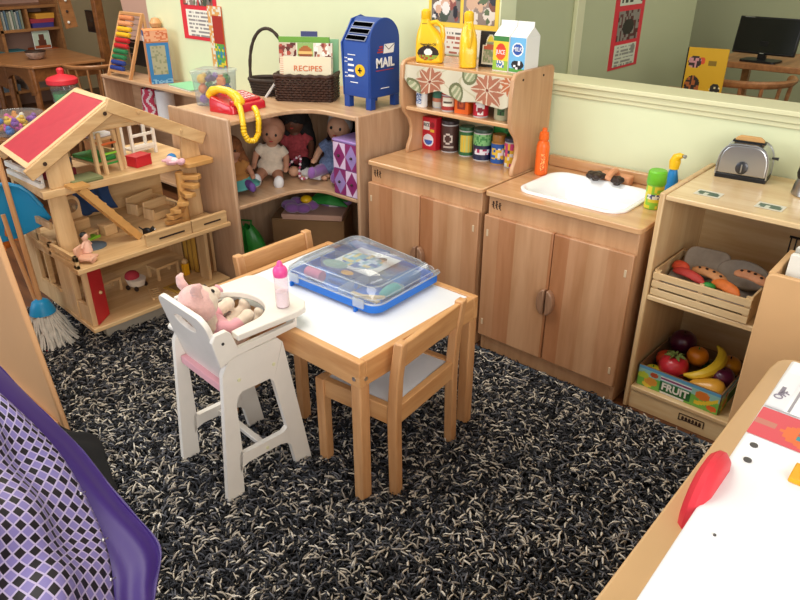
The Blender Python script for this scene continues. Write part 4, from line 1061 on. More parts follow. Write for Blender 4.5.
# small doll lying in front
t = thing('baby_doll', 'small baby doll in a white suit lying in front of the black-haired doll', 'doll', (-1.0, .075, DZ), radians(25), 'soft dolls on the corner shelf')
b = MB(); b.ell((-.055, 0, .026), (.026, .024, .024)); b.tube([(-.03, 0, .024), (.0, 0, .024)], [.014, .016], 10)
for s in (-1, 1): b.tube([(-.018, s*.018, .024), (-.01, s*.04, .02), (.01, s*.05, .016)], [.009, .009, .008], 8); b.ell((.016, s*.052, .016), (.009, .008, .007)); b.ell((.095, s*.016, .014), (.016, .011, .012))
b.build('body', 'skin', t, remesh=.003)
b = MB(); b.ell((.01, 0, .026), (.040, .027, .022)); b.tube([(.03, .012, .02), (.08, .018, .016)], [.017, .014], 8); b.tube([(.03, -.012, .02), (.08, -.018, .016)], [.017, .014], 8); b.build('suit', 'white_cloth', t, remesh=.003)
for s in (-1, 1): MB().ell((-.060, s*.009, .047), (.0025, .0025, .002)).build('eye', 'black', t)
t = thing('toy_rope_bead_string', 'pink and white string of beads draped between the dolls', 'bead string', (-1.0, .03, DZ))
b = MB()
for i in range(22):
    u = i/21; b.ell((-.07+.16*u, .015+.03*sin(u*7), .055+.035*sin(u*6.5)), .006, n=8, col='#e6d8dc' if i % 2 else '#b04a6a')
b.tube([(-.07+.16*i/21, .015+.03*sin(i/3), .055+.035*sin(6.5*i/21)) for i in range(22)], .0015, 5, col='#c9a0b0'); b.build('beads', 'print', t)
# harlequin chest
hqx, hqy = -.688, .094
t = thing('harlequin_drawer_chest', 'small purple chest of drawers painted with lilac and plum diamonds on the doll shelf', 'drawer chest', (hqx, hqy, DZ), 0)
W_, D_, H_ = .070, .074, .228
MB().box(-W_, W_, -D_+.002, D_, 0, H_-.006).build('body', 'lavender', t, bev=.002)
MB().box(-W_-.003, W_+.003, -D_-.003, D_+.003, H_-.008, H_).build('top', 'lavender', t, bev=.002)
def diam(u, v):
    cu_, cv = int(u*2), int(v*2); a, c_ = u*2-cu_, v*2-cv; k = (cu_+cv) % 2
    ins = abs(a-.5)/.47+abs(c_-.5)/.47 < 1
    if k == 0: return '#9d84bd' if ins else '#8a2f68'
    return '#8a2a66' if ins else '#e0c8e2'
for i in range(2):
    dr = MB().box(-W_+.002, W_-.002, -D_-.002, -D_+.06, .004+i*.108, .108+i*.108).build('drawer', 'magenta', t)
    panel('painted_face', (-W_+.002, -D_-.002, .004+i*.108), (2*W_-.004, 0, 0), (0, 0, .104), 64, 32, (lambda i: (lambda u, v: diam(u, (v+i)/2)))(i), dr)
    for x in (-W_/2, W_/2): MB().ell((x, -D_-.007, .056+i*.108), .0055).build('knob', 'dark_brown', dr)
for s, nme in ((-1, 'side'),):
    panel('painted_side', (-W_, D_, .004), (0, -2*D_, 0), (0, 0, H_-.014), 32, 32, lambda u, v: diam(u, v), t)
# lower level
t = thing('cardboard_box', 'plain brown cardboard box on the lowest level of the corner shelf', 'box', (-1.035, .135, .046), radians(35))
MB().box(-.165, .165, -.11, .11, 0, .190).build('carton', 'card_brown', t, bev=.003)
for s in (-1, 1): MB().box(-.165, .165, min(s*.002, s*.108), max(s*.002, s*.108), .190, .194).build('flap', 'card_brown', t)
t = thing('shallow_pink_box', 'shallow pinkish box lying on the brown cardboard box', 'box', (-1.005, .130, .240), radians(35))
MB().box(-.135, .135, -.095, .095, 0, .012).build('base', 'card_pink', t, bev=.002); MB().box(-.138, .138, -.098, .098, .010, .026).build('lid', 'card_pink', t, bev=.002)
t = thing('plush_flower', 'purple plush flower with green leaves and a yellow centre on the pink box', 'plush toy', (-1.000, .100, .266), radians(35)); t.scale = (1.2, 1.15, 1.0)
b = MB()
for i in range(6):
    a = 2*pi*i/6; b.ell((-.04+.042*cos(a), .042*sin(a)-.02, .028), (.030, .026, .022))
b.build('petals', 'purple_plush', t, remesh=.004); MB().ell((-.015, -.02, .056), (.022, .024, .018)).build('centre', 'yellow', t)
b = MB()
for a, L in ((-.3, .13), (.25, .12), (.8, .1)): b.tube([(.0, 0, .04), (.5*L*cos(a)+.01, .5*L*sin(a), .062), (L*cos(a)+.02, L*sin(a), .035)], [.014, .030, .006], 10, flat=.45)
b.build('leaves', 'green', t, remesh=.004)
t = thing('plush_lilac_cushion', 'lilac plush cushion behind the plush flower', 'plush toy', (-.95, .195, .266), radians(35))
MB().ell((0, 0, .024), (.08, .035, .024)).build('cushion', 'lavender', t)
MB().box(-.02, .02, -.037, -.034, .012, .03).build('label_tag', 'white_cloth', t)
t = thing('green_bag', 'crumpled bright green bag at the lower left of the corner shelf', 'bag', (-1.12, -.18, .046), .3)
b = MB()
b.grid(lambda u, v: ((.085+.018*sin(u*2*pi*5+v*3)+.012*sin(u*31))*cos(2*pi*u)*(1.05-.75*v**2), (.085+.014*sin(u*2*pi*7+1))*sin(2*pi*u)*(1.05-.75*v**2), .19*v+.006*sin(u*40)), 60, 18)
b.build('bag', mat('green_bag_m', '#2f9a3c', .3, noise=.2, nscale=20), t); MB().tube([(-.02, 0, .18), (-.03, 0, .215), (.03, 0, .22), (.02, 0, .18)], .005, 6).build('carry_loop', 'green', t)

# ---------------------------------------------------------------- on top: mailbox
mb = thing('toy_mailbox', 'blue toy mailbox with white MAIL lettering standing on the corner shelf', 'mailbox', (-.716, .205, CZ), 0); mb.scale = (1.08, 1.06, .93)
w, d = .070, .080
MZ = .048
pr = [(-d, MZ), (d, MZ), (d, .27)]+[(d*cos(a), .27+.088*sin(a)) for a in [pi*i/14 for i in range(1, 8)]]+[(-.012, .352), (-.035, .330), (-d, .262)]
prs = [(-d, MZ), (d, MZ), (d, .27)]+[(d*cos(a), .27+.090*sin(a)) for a in [pi*i/18 for i in range(1, 18)]]+[(-d, .27)]
pl = [(-d, MZ), (d, MZ), (d, .30), (.06, .345), (.02, .362), (-.03, .350), (-.048, .318), (-d-.006, .262)]
blue = mat('mail_blue', '#1c4390', .42)
MB().prism(pr, -w+.006, w-.008, 0).build('body', blue, mb, bev=.003)
MB().prism(prs, w-.008, w, 0).build('side_panel', blue, mb, bev=.003)
MB().prism(pl, -w, -w+.006, 0).build('side_panel', blue, mb, bev=.002)
for x in (-w+.016, w-.014):
    for y in (-d+.014, d-.014): MB().box(x-.013, x+.013, y-.013, y+.013, 0, MZ+.002).build('leg', blue, mb, bev=.002)
for i in range(3):
    yy = -.066+.019*i; zz = .278+.024*i
    R = RX(radians(52)); c = Vector((-.004, yy-.004, zz+.004))
    b = MB(Matrix.Translation(c) @ R.to_4x4()); b.box(-.048, .048, -.012, .012, -.001, .003); b.build('slot_frame', mat('slotgrey', '#8d93a5', .5), mb)
    b = MB(Matrix.Translation(c) @ R.to_4x4()); b.box(-.045, .045, -.009, .008, .002, .0048); b.build('slot', mat('hole_black', '#030304', 1.0, spec=0), mb)
b = MB()
rnd = random.Random(3)
for i in range(5):
    z = .215-.022*i; b.box(-.040, -.040+(.038 if i == 0 else rnd.uniform(.022, .036)), -d-.0012, -d, z, z+.008 if i else z+.003)
b.box(-.03, .008, -d-.0012, -d, .105, .108)
for z in (.20, .185, .14, .125): b.box(-.056, -.051, -d-.0012, -d, z, z+.004); b.box(-.048, -.044, -d-.0012, -d, z, z+.004)
b.build('timetable_print', 'white_ink', mb)
MB().lathe([(.024, 0), (.024, .0016), (0, .0016)], (.020, -d, .158), 24, RX(pi/2)).build('round_sticker', 'yellow', mb)
b = MB(); b.box(.010, .030, -d-.0024, -d-.0016, .155, .161); b.box(.017, .023, -d-.0024, -d-.0016, .147, .169); b.build('sticker_mark', 'ink', mb)
text('MAIL', .052, (w+.001, -.002, .185), (0, 1, 0), (0, 0, 1), 'white_ink', mb, width=.098, bold=.0016)
MB().box(w, w+.001, -.050, .044, .155, .158).build('red_underline', 'ink_red', mb)
b = MB(); b.prism([(-.010, .222), (.044, .222), (.050, .258), (-.004, .258)], w, w+.001, 0); b.build('envelope_emblem', 'white_ink', mb)
b = MB(); b.bar((w+.0014, -.003, .256), (w+.0014, .018, .236), .001, .002); b.bar((w+.0014, .018, .236), (w+.0014, .048, .256), .001, .002); b.build('envelope_fold', 'ink', mb)
b = MB()
for k in range(3): b.box(w, w+.001, -.042+.006*k, -.012, .226+.010*k, .232+.010*k)
b.build('speed_stripes', 'ink_red', mb)
b = MB(); b.box(w, w+.001, -.025, .02, .082, .085); b.build('small_print', 'white_ink', mb)

# wicker basket with recipe books
wb = thing('wicker_basket', 'dark brown rectangular wicker basket full of recipe books on the corner shelf', 'basket', (-1.005, .120, CZ), radians(33)); wb.scale = (.94, .94, .9)
b = MB(); N_ = 132
base = rrect(-.128, .128, -.070, .070, .02, 9)
def per(pts, n):
    L = [0]
    for i in range(len(pts)): L.append(L[-1]+(Vector(pts[(i+1) % len(pts)])-Vector(pts[i])).length)
    out = []; j = 0
    for k in range(n):
        t = L[-1]*k/n
        while L[j+1] < t: j += 1
        f = (t-L[j])/(L[j+1]-L[j]); a = Vector(pts[j]); c = Vector(pts[(j+1) % len(pts)]); out.append(a+(c-a)*f)
    return out
P0 = per(base, N_)
for r in range(9):
    z = .008+.0115*r; sc = 1+.012*r/9
    b.tube([(p.x*sc*(1+(.014 if (k//2+r) % 2 else -.014)), p.y*sc*(1+(.03 if (k//2+r) % 2 else -.03)), z) for k, p in enumerate(P0)], .0058, 6, closed=True)
b.tube([(p.x*1.02, p.y*1.03, .112+.002*sin(k*.8)) for k, p in enumerate(P0)], .009, 8, closed=True)
b.build('weave', 'wicker', wb)
MB().prism(base, .001, .006).build('bottom', 'wicker', wb)
def book(label, loc, rz, w, h, th, front, cover, tilt=-.12, name='recipe_book', wrds=None, par=None, group='recipe books in the wicker basket'):
    t = thing(name, label, 'book', loc, rz, group)
    Rm = Matrix.Rotation(tilt, 4, 'X')
    MB(Rm).box(-w/2, w/2, -th/2, th/2, 0, h).build('cover', mat('cv'+cover, cover, .5), t, bev=.001)
    MB(Rm).box(-w/2+.002, w/2-.0015, -th/2+.0015, th/2-.0015, .002, h+.0004).build('pages', 'paper', t)
    if front:
        b = MB(Rm); b.grid(lambda u, v: (-w/2+w*u, -th/2-.0008, h*v), 60, 40, front); b.build('cover_print', 'print_gloss', t, smooth=False)
    if wrds:
        r = Rm.to_3x3(); c = r @ Vector((.01, -th/2-.0018, h*.72)); text(wrds, .030, c, (1, 0, 0), r @ Vector((0, 0, 1)), 'orange_ink', t, width=w*.55)
    return t
def loc_b(x, y, z=.008): 
    v = Vector((-1.005, .120, CZ)) + RZ(radians(33)) @ Vector((x, y, z)); return v
RP1 = blobs(31, '#c9b39c', ['#7a3028', '#a84a38', '#e0d2c0', '#5a2a22'], 26, .06, .13)
RP2 = blobs(32, '#ddd3c2', ['#8c3d34', '#b56a50', '#f0eadc', '#6a3a30'], 24, .06, .13)
def f_photos(u, v):
    if v < .62: return '#e9dfc0'
    vv = (v-.62)/.38
    if u < .33: return RP1(u*3, vv)
    if u < .345 or .655 < u < .67: return '#e9e2cc'
    if u < .66:
        e = ((u-.5)/.13)**2+((v-.82)/.13)**2
        return ('#a8622c' if v > .86 else ('#e0b56a' if v > .80 else '#8a4a28')) if e < 1 else '#8fae62'
    return RP2((u-.67)*3, vv)
def f_rec(u, v):
    if u < .06: return '#d9a98c' if int(v*40) % 2 else '#e9dcc0'
    if .5 < v < .58: return '#d9c7a0'
    return '#e6d9b8'
book('cream RECIPES booklet at the front of the wicker basket', loc_b(.005, -.040), radians(33), .215, .165, .010, f_rec, '#e6d9b8', wrds='RECIPES')
book('cookbook with three food photographs behind the cream booklet', loc_b(.000, -.015), radians(33), .225, .215, .014, f_photos, '#d8cfae')
book('green covered cookbook standing highest at the back left of the basket', loc_b(-.015, .015), radians(33), .215, .235, .010, None, '#6a9a3a')
book('dark blue slim book poking up behind the food photographs', loc_b(.005, .028), radians(33), .07, .255, .006, None, '#3a3f6a', tilt=-.1)
book('pale green cookbook at the back right of the basket', loc_b(.030, .040), radians(33), .19, .225, .008, None, '#8fbf92')
# handled basket
hb = thing('handled_basket', 'low dark wicker basket with a tall arched handle left of the recipe basket', 'basket', (-1.205, .085, CZ), radians(28)); hb.scale = (.80, .72, .92)
b = MB()
P1 = [Vector((.100*cos(2*pi*k/90), .075*sin(2*pi*k/90))) for k in range(90)]
for r in range(5): b.tube([(p.x*(1+.03*r)*(1+(.02 if (k//2+r) % 2 else -.02)), p.y*(1+.03*r)*(1+(.02 if (k//2+r) % 2 else -.02)), .007+.012*r) for k, p in enumerate(P1)], .006, 6, closed=True)
b.tube([(p.x*1.16, p.y*1.16, .068) for p in P1], .009, 8, closed=True); b.build('weave', 'wicker2', hb)
MB().prism([(p.x, p.y) for p in P1], .001, .005).build('bottom', 'wicker2', hb)
b = MB(); hp = [(.112*cos(a), .0, .065+.225*sin(a)**.85 if sin(a) > 0 else .065) for a in [pi*i/30 for i in range(31)]]
for ph in (0, pi): b.tube([(x, .006*sin(i*1.1+ph), z+.0) for i, (x, y, z) in enumerate(hp)], .0075, 8)
b.build('arched_handle', 'wicker2', hb); MB().ell((.110, 0, .085), (.022, .024, .026)).build('knot', 'wicker2', hb)
for i, (c, L, a) in enumerate((('#8c6a3a', 'brown booklet lying slanted in the handled basket', -.7), ('#c9c9cc', 'white and grey folded paper in the handled basket', -.9))):
    t = thing('booklet', L, 'booklet', (-1.195+.035*i, .075-.015*i, CZ+.022), radians(30), 'papers in the handled basket')
    MB(Matrix.Rotation(a, 4, 'Y')).box(-.05, .05, -.035, .035, .0, .006).build('cover', mat('bl'+c, c, .6), t); MB(Matrix.Rotation(a, 4, 'Y')).box(-.049, .049, -.034, .034, .006, .009).build('pages', 'paper', t)
# telephone
ph = thing('toy_telephone', 'red toy telephone with a yellow receiver on the left end of the corner shelf', 'telephone', (-1.060, -.200, CZ), radians(97))
b = MB(); b.loft([[(x, y, z) for x, y in rrect(-.095, .095, -.070, .070, .02, 4)] for z in (0,)]+[[(x*.98, y*.98, .022+.022*(y+.07)/.14) for x, y in rrect(-.095, .095, -.070, .070, .02, 4)]]+[[(x*.92, y*.90, .030+.026*(y+.07)/.14) for x, y in rrect(-.095, .095, -.070, .070, .02, 4)]])
b.build('body', mat('phone_red', '#c61f2b', .25, coat=.5), ph, bev=.004)
MB(Matrix.Translation((.030, 0, .040)) @ Matrix.Rotation(.18, 4, 'X')).box(-.045, .050, -.050, .052, -.006, .010).build('key_block', 'phone_red', ph, bev=.006, seg=3)
k = 0
for i in range(3):
    for j in range(4):
        o = MB(Matrix.Translation((.030, 0, .040)) @ Matrix.Rotation(.18, 4, 'X')).box(-.024+i*.020, -.010+i*.020, -.038+j*.019, -.026+j*.019, .010, .014).build('key', mat('keyw', '#e9b9b9', .4), ph, bev=.002)
for y in (-.055, .052): MB().box(-.085, -.035, y-.012, y+.012, .028, .050).build('cradle', 'phone_red', ph, bev=.005)
b = MB(); b.tube([(-.062, -.082, .048), (-.062, -.060, .066), (-.060, -.02, .080), (-.060, .03, .082), (-.060, .066, .072), (-.060, .085, .054)], [.019, .019, .015, .015, .019, .019], 14)
b.ell((-.062, -.078, .048), (.022, .021, .018)); b.ell((-.060, .080, .056), (.022, .021, .018))
ob = b.build('receiver', 'yellow', ph, remesh=.003)
b = MB()
# chunky cord loop hanging over the shelf edge (authored in world space)
cp = [Vector(v) for v in ((-1.005, -.255, CZ+.050), (-.945, -.275, CZ+.035), (-.905, -.300, CZ+.022), (-.880, -.315, CZ-.01), (-.876, -.318, CZ-.045), (-.872, -.305, CZ-.075), (-.866, -.280, CZ-.078), (-.868, -.258, CZ-.055), (-.868, -.252, CZ-.010), (-.890, -.240, CZ+.018), (-.925, -.225, CZ+.030))]
cpp = []
for i in range(len(cp)-1):
    for q in range(6): cpp.append(cp[i].lerp(cp[i+1], q/6))
b.tube(cpp, [.0095+.0022*(i % 2) for i in range(len(cpp))], 10); b.build('cord', 'yellow', ph, world=True)
# tub of toys
tt = thing('clear_toy_tub', 'clear square plastic tub of mixed coloured toys behind the telephone', 'tub', (-1.200, -.200, CZ), radians(28)); tt.scale = (.84, .84, .92)
sq_ = lambda e, z: [(x, y, z) for x, y in rrect(-.078-e, .078+e, -.060-e, .060+e, .012, 4)]
b = MB(); b.loft([sq_(-.004, .001), sq_(0, .004), sq_(.008, .135), sq_(.012, .138)], cap=False); b.add(sq_(-.004, .001), [tuple(range(20))]); b.build('tub', 'clear_plastic', tt, solid=.002)
MB().loft([sq_(.012, .138), sq_(.013, .146), sq_(.004, .150)]).build('lid', 'clear_plastic', tt)
rnd = random.Random(11)
names = [('#7a3fa0', 'purple'), ('#3b8f4a', 'green'), ('#d94a2a', 'red-orange'), ('#2a7fb0', 'blue'), ('#e9b52a', 'yellow'), ('#4a2a5a', 'dark plum'), ('#e07a2a', 'orange'), ('#2f5a3a', 'dark green')]
for i in range(18):
    c, nm = names[i % 8]; lv = i//6; x = -.048+.048*(i % 3); y = -.026+.05*((i//3) % 2); z = .026+.042*lv
    v = Vector((-1.200, -.200, CZ)) + RZ(radians(28)) @ Vector((x*.84+rnd.uniform(-.004, .004), y*.84, z*.92))
    t = thing('small_toy', '%s small toy inside the clear tub, %s' % (nm, ['bottom', 'middle', 'top'][lv]+' layer'), 'small toy', v, rnd.uniform(0, 3), 'small toys packed in the clear tub')
    b = MB(); k = i % 3
    if k == 0: b.ell((0, 0, 0), (.021, .018, .019)); b.ell((.010, .0, .014), (.011, .011, .011))
    elif k == 1: b.tube([(-.018, 0, 0), (0, .006, .008), (.018, 0, -.004)], [.010, .014, .009], 8)
    else: b.lathe([(0, -.02), (.017, -.018), (.018, .004), (.010, .012), (.011, .018), (0, .021)], n=12)
    b.build('body', mat('st'+c, c, .4), t)
# ================================================================== DOLL HOUSE
dh = thing('doll_house', 'open three-storey wooden doll house with red roof panel, left of corner shelf', 'doll house', (-1.21, -.67, FZ))
HB, HM, HT = .115, .365, .602       # upper faces of the three floors
def qb(pts, z0, z1): return MB().prism(pts, z0, z1)
fl0 = [(-.965, -.980), (-.965, -.395), (-1.455, -.39), (-1.455, -.955)]
fl1 = [(-.925, -1.005), (-.925, -.388), (-1.42, -.388), (-1.42, -.968)]
fl2 = [(-1.075, -1.000), (-1.040, -.392), (-1.43, -.39), (-1.44, -.97)]
qb(fl0, HB-.016, HB).build('bottom_floor', 'house_wood', dh, world=True, bev=.002)
qb(fl1, HM-.016, HM).build('middle_floor', 'house_wood', dh, world=True, bev=.002)
qb(fl2, HT-.026, HT).build('upper_floor', 'house_wood', dh, world=True, bev=.002)
# base block under the house
MB().prism([(-1.085, -.888), (-1.055, -.47), (-1.36, -.47), (-1.38, -.87)], FZ+.006, HB-.016).build('base', mat('base_grey', '#b0a695', .6), dh, world=True, bev=.003)
# ground-floor walls: left side wall with a window, red door beside the front post
b = MB(); y0, y1 = -.968, -.954
b.box(-1.44, -.985, y0, y1, HB, HB+.075); b.box(-1.44, -1.36, y0, y1, HB+.075, HM-.016); b.box(-1.20, -1.10, y0, y1, HB+.075, HM-.016); b.box(-1.36, -1.20, y0, y1, HM-.045, HM-.016); b.box(-1.10, -.985, y0, y1, HM-.06, HM-.016)
b.build('side_wall', 'house_wood_up', dh, world=True, bev=.001)
b = MB(); b.box(-1.36, -1.20, y0-.006, y0, HB+.070, HB+.082); b.box(-1.285, -1.275, y0-.003, y1, HB+.08, HM-.045); b.build('window_frame', 'house_wood', dh, world=True)
b = MB(); b.box(-1.095, -1.082, y0-.004, y1+.004, HB, HM-.016); b.box(-.997, -.984, y0-.004, y1+.006, HB, HM-.016); b.build('door_frame', 'house_wood_up', dh, world=True, bev=.001)
dd = MB().prism([(-.985, -.952), (-.975, -.957), (-1.03, -.885), (-1.038, -.890)], HB+.004, HM-.022).build('door', 'red', dh, world=True)
MB().ell((-1.006, -.912, HB+.11), .007).build('door_knob', 'house_wood', dd, world=True)
# front-right post and inner wall of the ground floor
MB().box(-1.06, -1.00, -.470, -.455, HB, HM-.016).build('post', 'house_wood_up', dh, world=True, bev=.001)
MB().box(-1.44, -1.06, -.405, -.392, HB, HM-.016).build('end_wall', 'house_wood_up', dh, world=True)
MB().box(-1.452, -1.440, -.95, -.395, HB, HM-.016).build('back_wall', 'house_wood', dh, world=True)
# middle storey: wide columns left and right, back wall, rails
for ya, yb, xb in ((-.975, -.955, -1.17), (-.420, -.400, -1.17)):
    pass
MB().prism([(-.975, HM), (-.905, HM), (-.915, HT-.026), (-.975, HT-.026)], -1.115, -1.10, 0).build('column', 'house_wood_up', dh, world=True, bev=.002)
MB().prism([(-.478, HM), (-.398, HM), (-.405, HT-.026), (-.470, HT-.026)], -1.105, -1.09, 0).build('column', 'house_wood_up', dh, world=True, bev=.002)
MB().prism([(-.965, HT), (-.880, HT), (-.885, .735), (-.965, .695)], -1.10, -1.085, 0).build('column', 'house_wood_up', dh, world=True, bev=.002)
MB().prism([(-.478, HT), (-.395, HT), (-.405, .665), (-.470, .70)], -1.075, -1.06, 0).build('column', 'house_wood_up', dh, world=True, bev=.002)
MB().box(-1.41, -1.398, -.80, -.392, HM, HT-.026).build('back_wall', 'house_wood', dh, world=True)
b = MB(); b.box(-1.41, -1.16, -.972, -.960, HM, HM+.03); b.box(-1.41, -1.16, -.972, -.960, HM+.075, HM+.10); b.box(-1.41, -1.39, -.972, -.960, HM, HT-.026); b.box(-1.30, -1.285, -.972, -.960, HM, HT-.026)
b.build('side_wall', 'house_wood_up', dh, world=True, bev=.001)
b = MB(); b.box(-1.39, -1.12, -.985, -.973, HT, HT+.016); b.box(-1.39, -1.12, -.985, -.973, HT+.028, HT+.046)
for x in (-1.38, -1.25, -1.14): b.box(x, x+.012, -.972, -.966, HT, HT+.046)
b.build('side_rail', 'white_paint', dh, world=True)
# balcony rails
for ya, yb in ((-.745, -.560), (-.555, -.400)):
    b = MB(); b.box(-.942, -.930, ya, yb, HM, HM+.045); b.box(-.944, -.928, ya, yb, HM+.040, HM+.048)
    b.build('balcony_rail', 'house_wood', dh, world=True, bev=.001)
    MB().box(-.9295, -.928, ya+.05, yb-.03, HM+.018, HM+.024).build('rail_slot', 'dark_brown', dh, world=True)
b = MB(); b.box(-1.14, -.935, -1.002, -.990, HM, HM+.014); b.box(-1.14, -.935, -1.002, -.990, HM+.026, HM+.044); b.box(-1.14, -1.12, -1.002, -.99, HM, HM+.044); b.box(-.955, -.935, -1.002, -.99, HM, HM+.044)
b.build('balcony_rail', 'house_wood', dh, world=True, bev=.001)
# straight stair from the upper floor, and the spiral stair at the right
b = MB(); p0, p1 = Vector((-1.045, -.895, HT)), Vector((-1.055, -.715, HM+.006))
for y in (-.026, .026): b.bar(p0+Vector((y, 0, 0)), p1+Vector((y, 0, 0)), .008, .026, (0, 0, 1))
for i in range(7):
    c = p0.lerp(p1, (i+.6)/7.3); b.box(c.x-.028, c.x+.028, c.y-.018, c.y+.012, c.z+.004, c.z+.012)
b.box(p0.x-.032, p0.x+.032, p0.y-.03, p0.y+.03, HT, HT+.010)
b.build('straight_stair', mat('stair_wood', '#c59355', .5, noise=.08, nscale=30), dh, world=True)
b = MB(); cc = Vector((-1.035, -.515, 0))
for i in range(7):
    a = radians(250+i*26); z = HM+.028*i+.012; o = [(cc.x+.012*cos(a-1.3), cc.y+.012*sin(a-1.3)), (cc.x+.075*cos(a-.30), cc.y+.075*sin(a-.30)), (cc.x+.080*cos(a), cc.y+.080*sin(a)), (cc.x+.075*cos(a+.30), cc.y+.075*sin(a+.30)), (cc.x+.012*cos(a+1.3), cc.y+.012*sin(a+1.3))]
    b.prism(o, z, z+.016)
b.lathe([(.016, HM), (.016, HT-.03)], (cc.x, cc.y, 0), 12); b.build('spiral_stair', 'stair_wood', dh, world=True, bev=.002)
MB().prism([(x, y) for x, y in rrect(-1.06, -.985, -.505, -.385, .018, 4)], HT-.012, HT+.006).build('stair_landing', 'stair_wood', dh, world=True, bev=.003)
# roof: red panel in a pale frame on the left slope, open rafters on the right
A0, A1 = Vector((-1.065, -.715, .868)), Vector((-1.335, -.705, .868)); E0, E1 = Vector((-1.085, -1.028, .690)), Vector((-1.42, -.985, .690))
nr = (E0-A0).cross(A1-A0).normalized()
if nr.z < 0: nr = -nr
def quad(b, p, th):
    p = [Vector(q) for q in p]; b.add(p+[q-nr*th for q in p], [(0, 1, 2, 3), (7, 6, 5, 4), (0, 4, 5, 1), (1, 5, 6, 2), (2, 6, 7, 3), (3, 7, 4, 0)])
def bl(u, v): return (A0.lerp(E0, u)).lerp(A1.lerp(E1, u), v)
b = MB(); 
for u0, u1, v0, v1 in ((0, 1, 0, .06), (0, 1, .94, 1), (0, .05, .06, .94), (.95, 1, .06, .94)): quad(b, [bl(u0, v0), bl(u1, v0), bl(u1, v1), bl(u0, v1)], .012)
b.build('roof_frame', mat('pale_wood', '#e0b98c', .5, noise=.05), dh, world=True)
b = MB(); quad(b, [bl(.05, .06)-nr*.002, bl(.95, .06)-nr*.002, bl(.95, .94)-nr*.002, bl(.05, .94)-nr*.002], .006); b.build('roof_panel', 'roof_red', dh, world=True)
def beam(a, c, w, h, name, m='house_wood'): return MB().bar(a, c, w, h, (0, 0, 1)).build(name, m, dh, world=True, bev=.003)
o = beam(A0+Vector((0, -.0, -.028)), E0+Vector((0, 0, -.028)), .016, .042, 'rafter')
R0 = Vector((-1.045, -.352+.0, .668)); R1 = Vector((-1.36, -.38, .668))
R0 = Vector((-1.045, -.385, .672)); R1 = Vector((-1.36, -.39, .680))
beam(A0+Vector((0, -.02, -.018)), R0, .018, .046, 'rafter'); beam(A1+Vector((0, 0, -.015)), R1, .016, .036, 'rafter')
beam(A1+Vector((0, -.0, -.028)), E1+Vector((0, 0, -.028)), .016, .042, 'rafter')
beam(A0+Vector((-.01, 0, -.028)), A1+Vector((0, 0, -.028)), .02, .03, 'ridge_beam')
for p in (A0.lerp(E0, .10), E0.lerp(A0, .18)): MB().lathe([(.007, 0), (.007, .002), (0, .002)], p+Vector((.010, 0, -.028)), 12, RY(pi/2)).build('peg', 'dark_mark', dh, world=True)
for p in (A0.lerp(R0, .26), A0.lerp(R0, .72)): MB().lathe([(.006, 0), (.006, .004), (0, .005)], p+Vector((.010, 0, -.008)), 12, RY(pi/2)).build('peg', 'house_wood', dh, world=True)
MB().prism([(-.80, .765), (-.63, .775), (-.715, .82)], -1.086, -1.078, 0).build('gable_plate', 'house_wood', dh, world=True)
beam(Vector((-1.088, -.80, .770)), Vector((-1.07, -.56, .770)), .014, .014, 'tie_beam')

# --- furniture and little things in the house
DG = 'small furniture in the doll house'
def dthing(name, label, cat, x, y, z, rz=0, g=DG): return thing(name, label, cat, (x, y, z), rz, g)
t = dthing('toy_bunk_bed', 'pale wooden doll bunk bed with a little ladder on the top floor', 'toy bed', -1.20, -.735, HT, .12)
for z in (.03, .115): MB().box(-.10, .07, -.05, .05, z, z+.008).build('bed_board', 'house_wood', t)
for x in (-.10, .07):
    for y in (-.052, .052): MB().box(x-.006, x+.006, y-.006, y+.006, 0, .155).build('post', 'house_wood_up', t)
for z in (.04, .125): MB().box(-.10, .07, .046, .053, z, z+.024).build('bed_rail', 'house_wood', t)
b = MB()
for y in (-.030, .030): b.bar((.088, y, 0), (.075, y, .145), .012, .012)
b.build('ladder_rail', 'house_wood_up', t)
for z, c in ((.035, 'green'), (.070, 'lime'), (.105, 'orange_ink')): MB().bar((.084, -.028, z), (.084, .028, z), .006, .006).build('rung', c, t)
MB().box(-.09, .06, -.044, .044, .038, .050).build('mattress', 'green', t, bev=.003)
MB().box(-.09, .06, -.044, .044, .123, .133).build('mattress', 'white_cloth', t, bev=.003)
t = dthing('toy_armchair', 'dark red and blue doll armchair on the top floor behind the left column', 'toy chair', -1.19, -.885, HT, .5)
MB().box(-.045, .045, -.035, .035, 0, .035).build('seat', mat('dkred', '#7e2230', .8), t, bev=.006); MB().box(-.045, -.02, -.035, .035, .03, .095).build('backrest', 'dkred', t, bev=.006)
MB().box(-.018, .040, -.030, .030, .035, .080, R=RY(.3)).build('cushion', mat('dkblue', '#27405e', .8), t, bev=.01)
t = dthing('toy_mat', 'flat olive green doll mat at the left of the top floor', 'toy mat', -1.115, -.845, HT, .0); MB().box(-.038, .05, -.055, .055, 0, .010).build('mat', mat('olive2', '#71754a', .9), t, bev=.003); MB().box(-.036, .048, -.053, .053, .010, .013).build('cover', mat('olive3', '#80845a', .9), t, bev=.001)
t = dthing('toy_crib', 'white doll cot standing at the back right of the top floor', 'toy cot', -1.27, -.53, HT, .1)
for y in (-.05, .05):
    for x in (-.03, .03): MB().box(x-.005, x+.005, y-.005, y+.005, 0, .15).build('post', 'white_paint', t)
for z in (.03, .075, .14): MB().box(.027, .033, -.05, .05, z, z+.010).build('rail', 'white_paint', t)
MB().box(-.03, .03, -.048, .048, .02, .028).build('base', 'white_paint', t)
t = dthing('toy_cupboard', 'green and brown doll cupboard at the back of the top floor', 'toy cupboard', -1.34, -.66, HT, 0)
MB().box(-.025, .025, -.04, .04, 0, .11).build('body', 'oak_mid', t, bev=.002); MB().box(-.027, .027, -.042, .042, .11, .15).build('top', 'green', t, bev=.002)
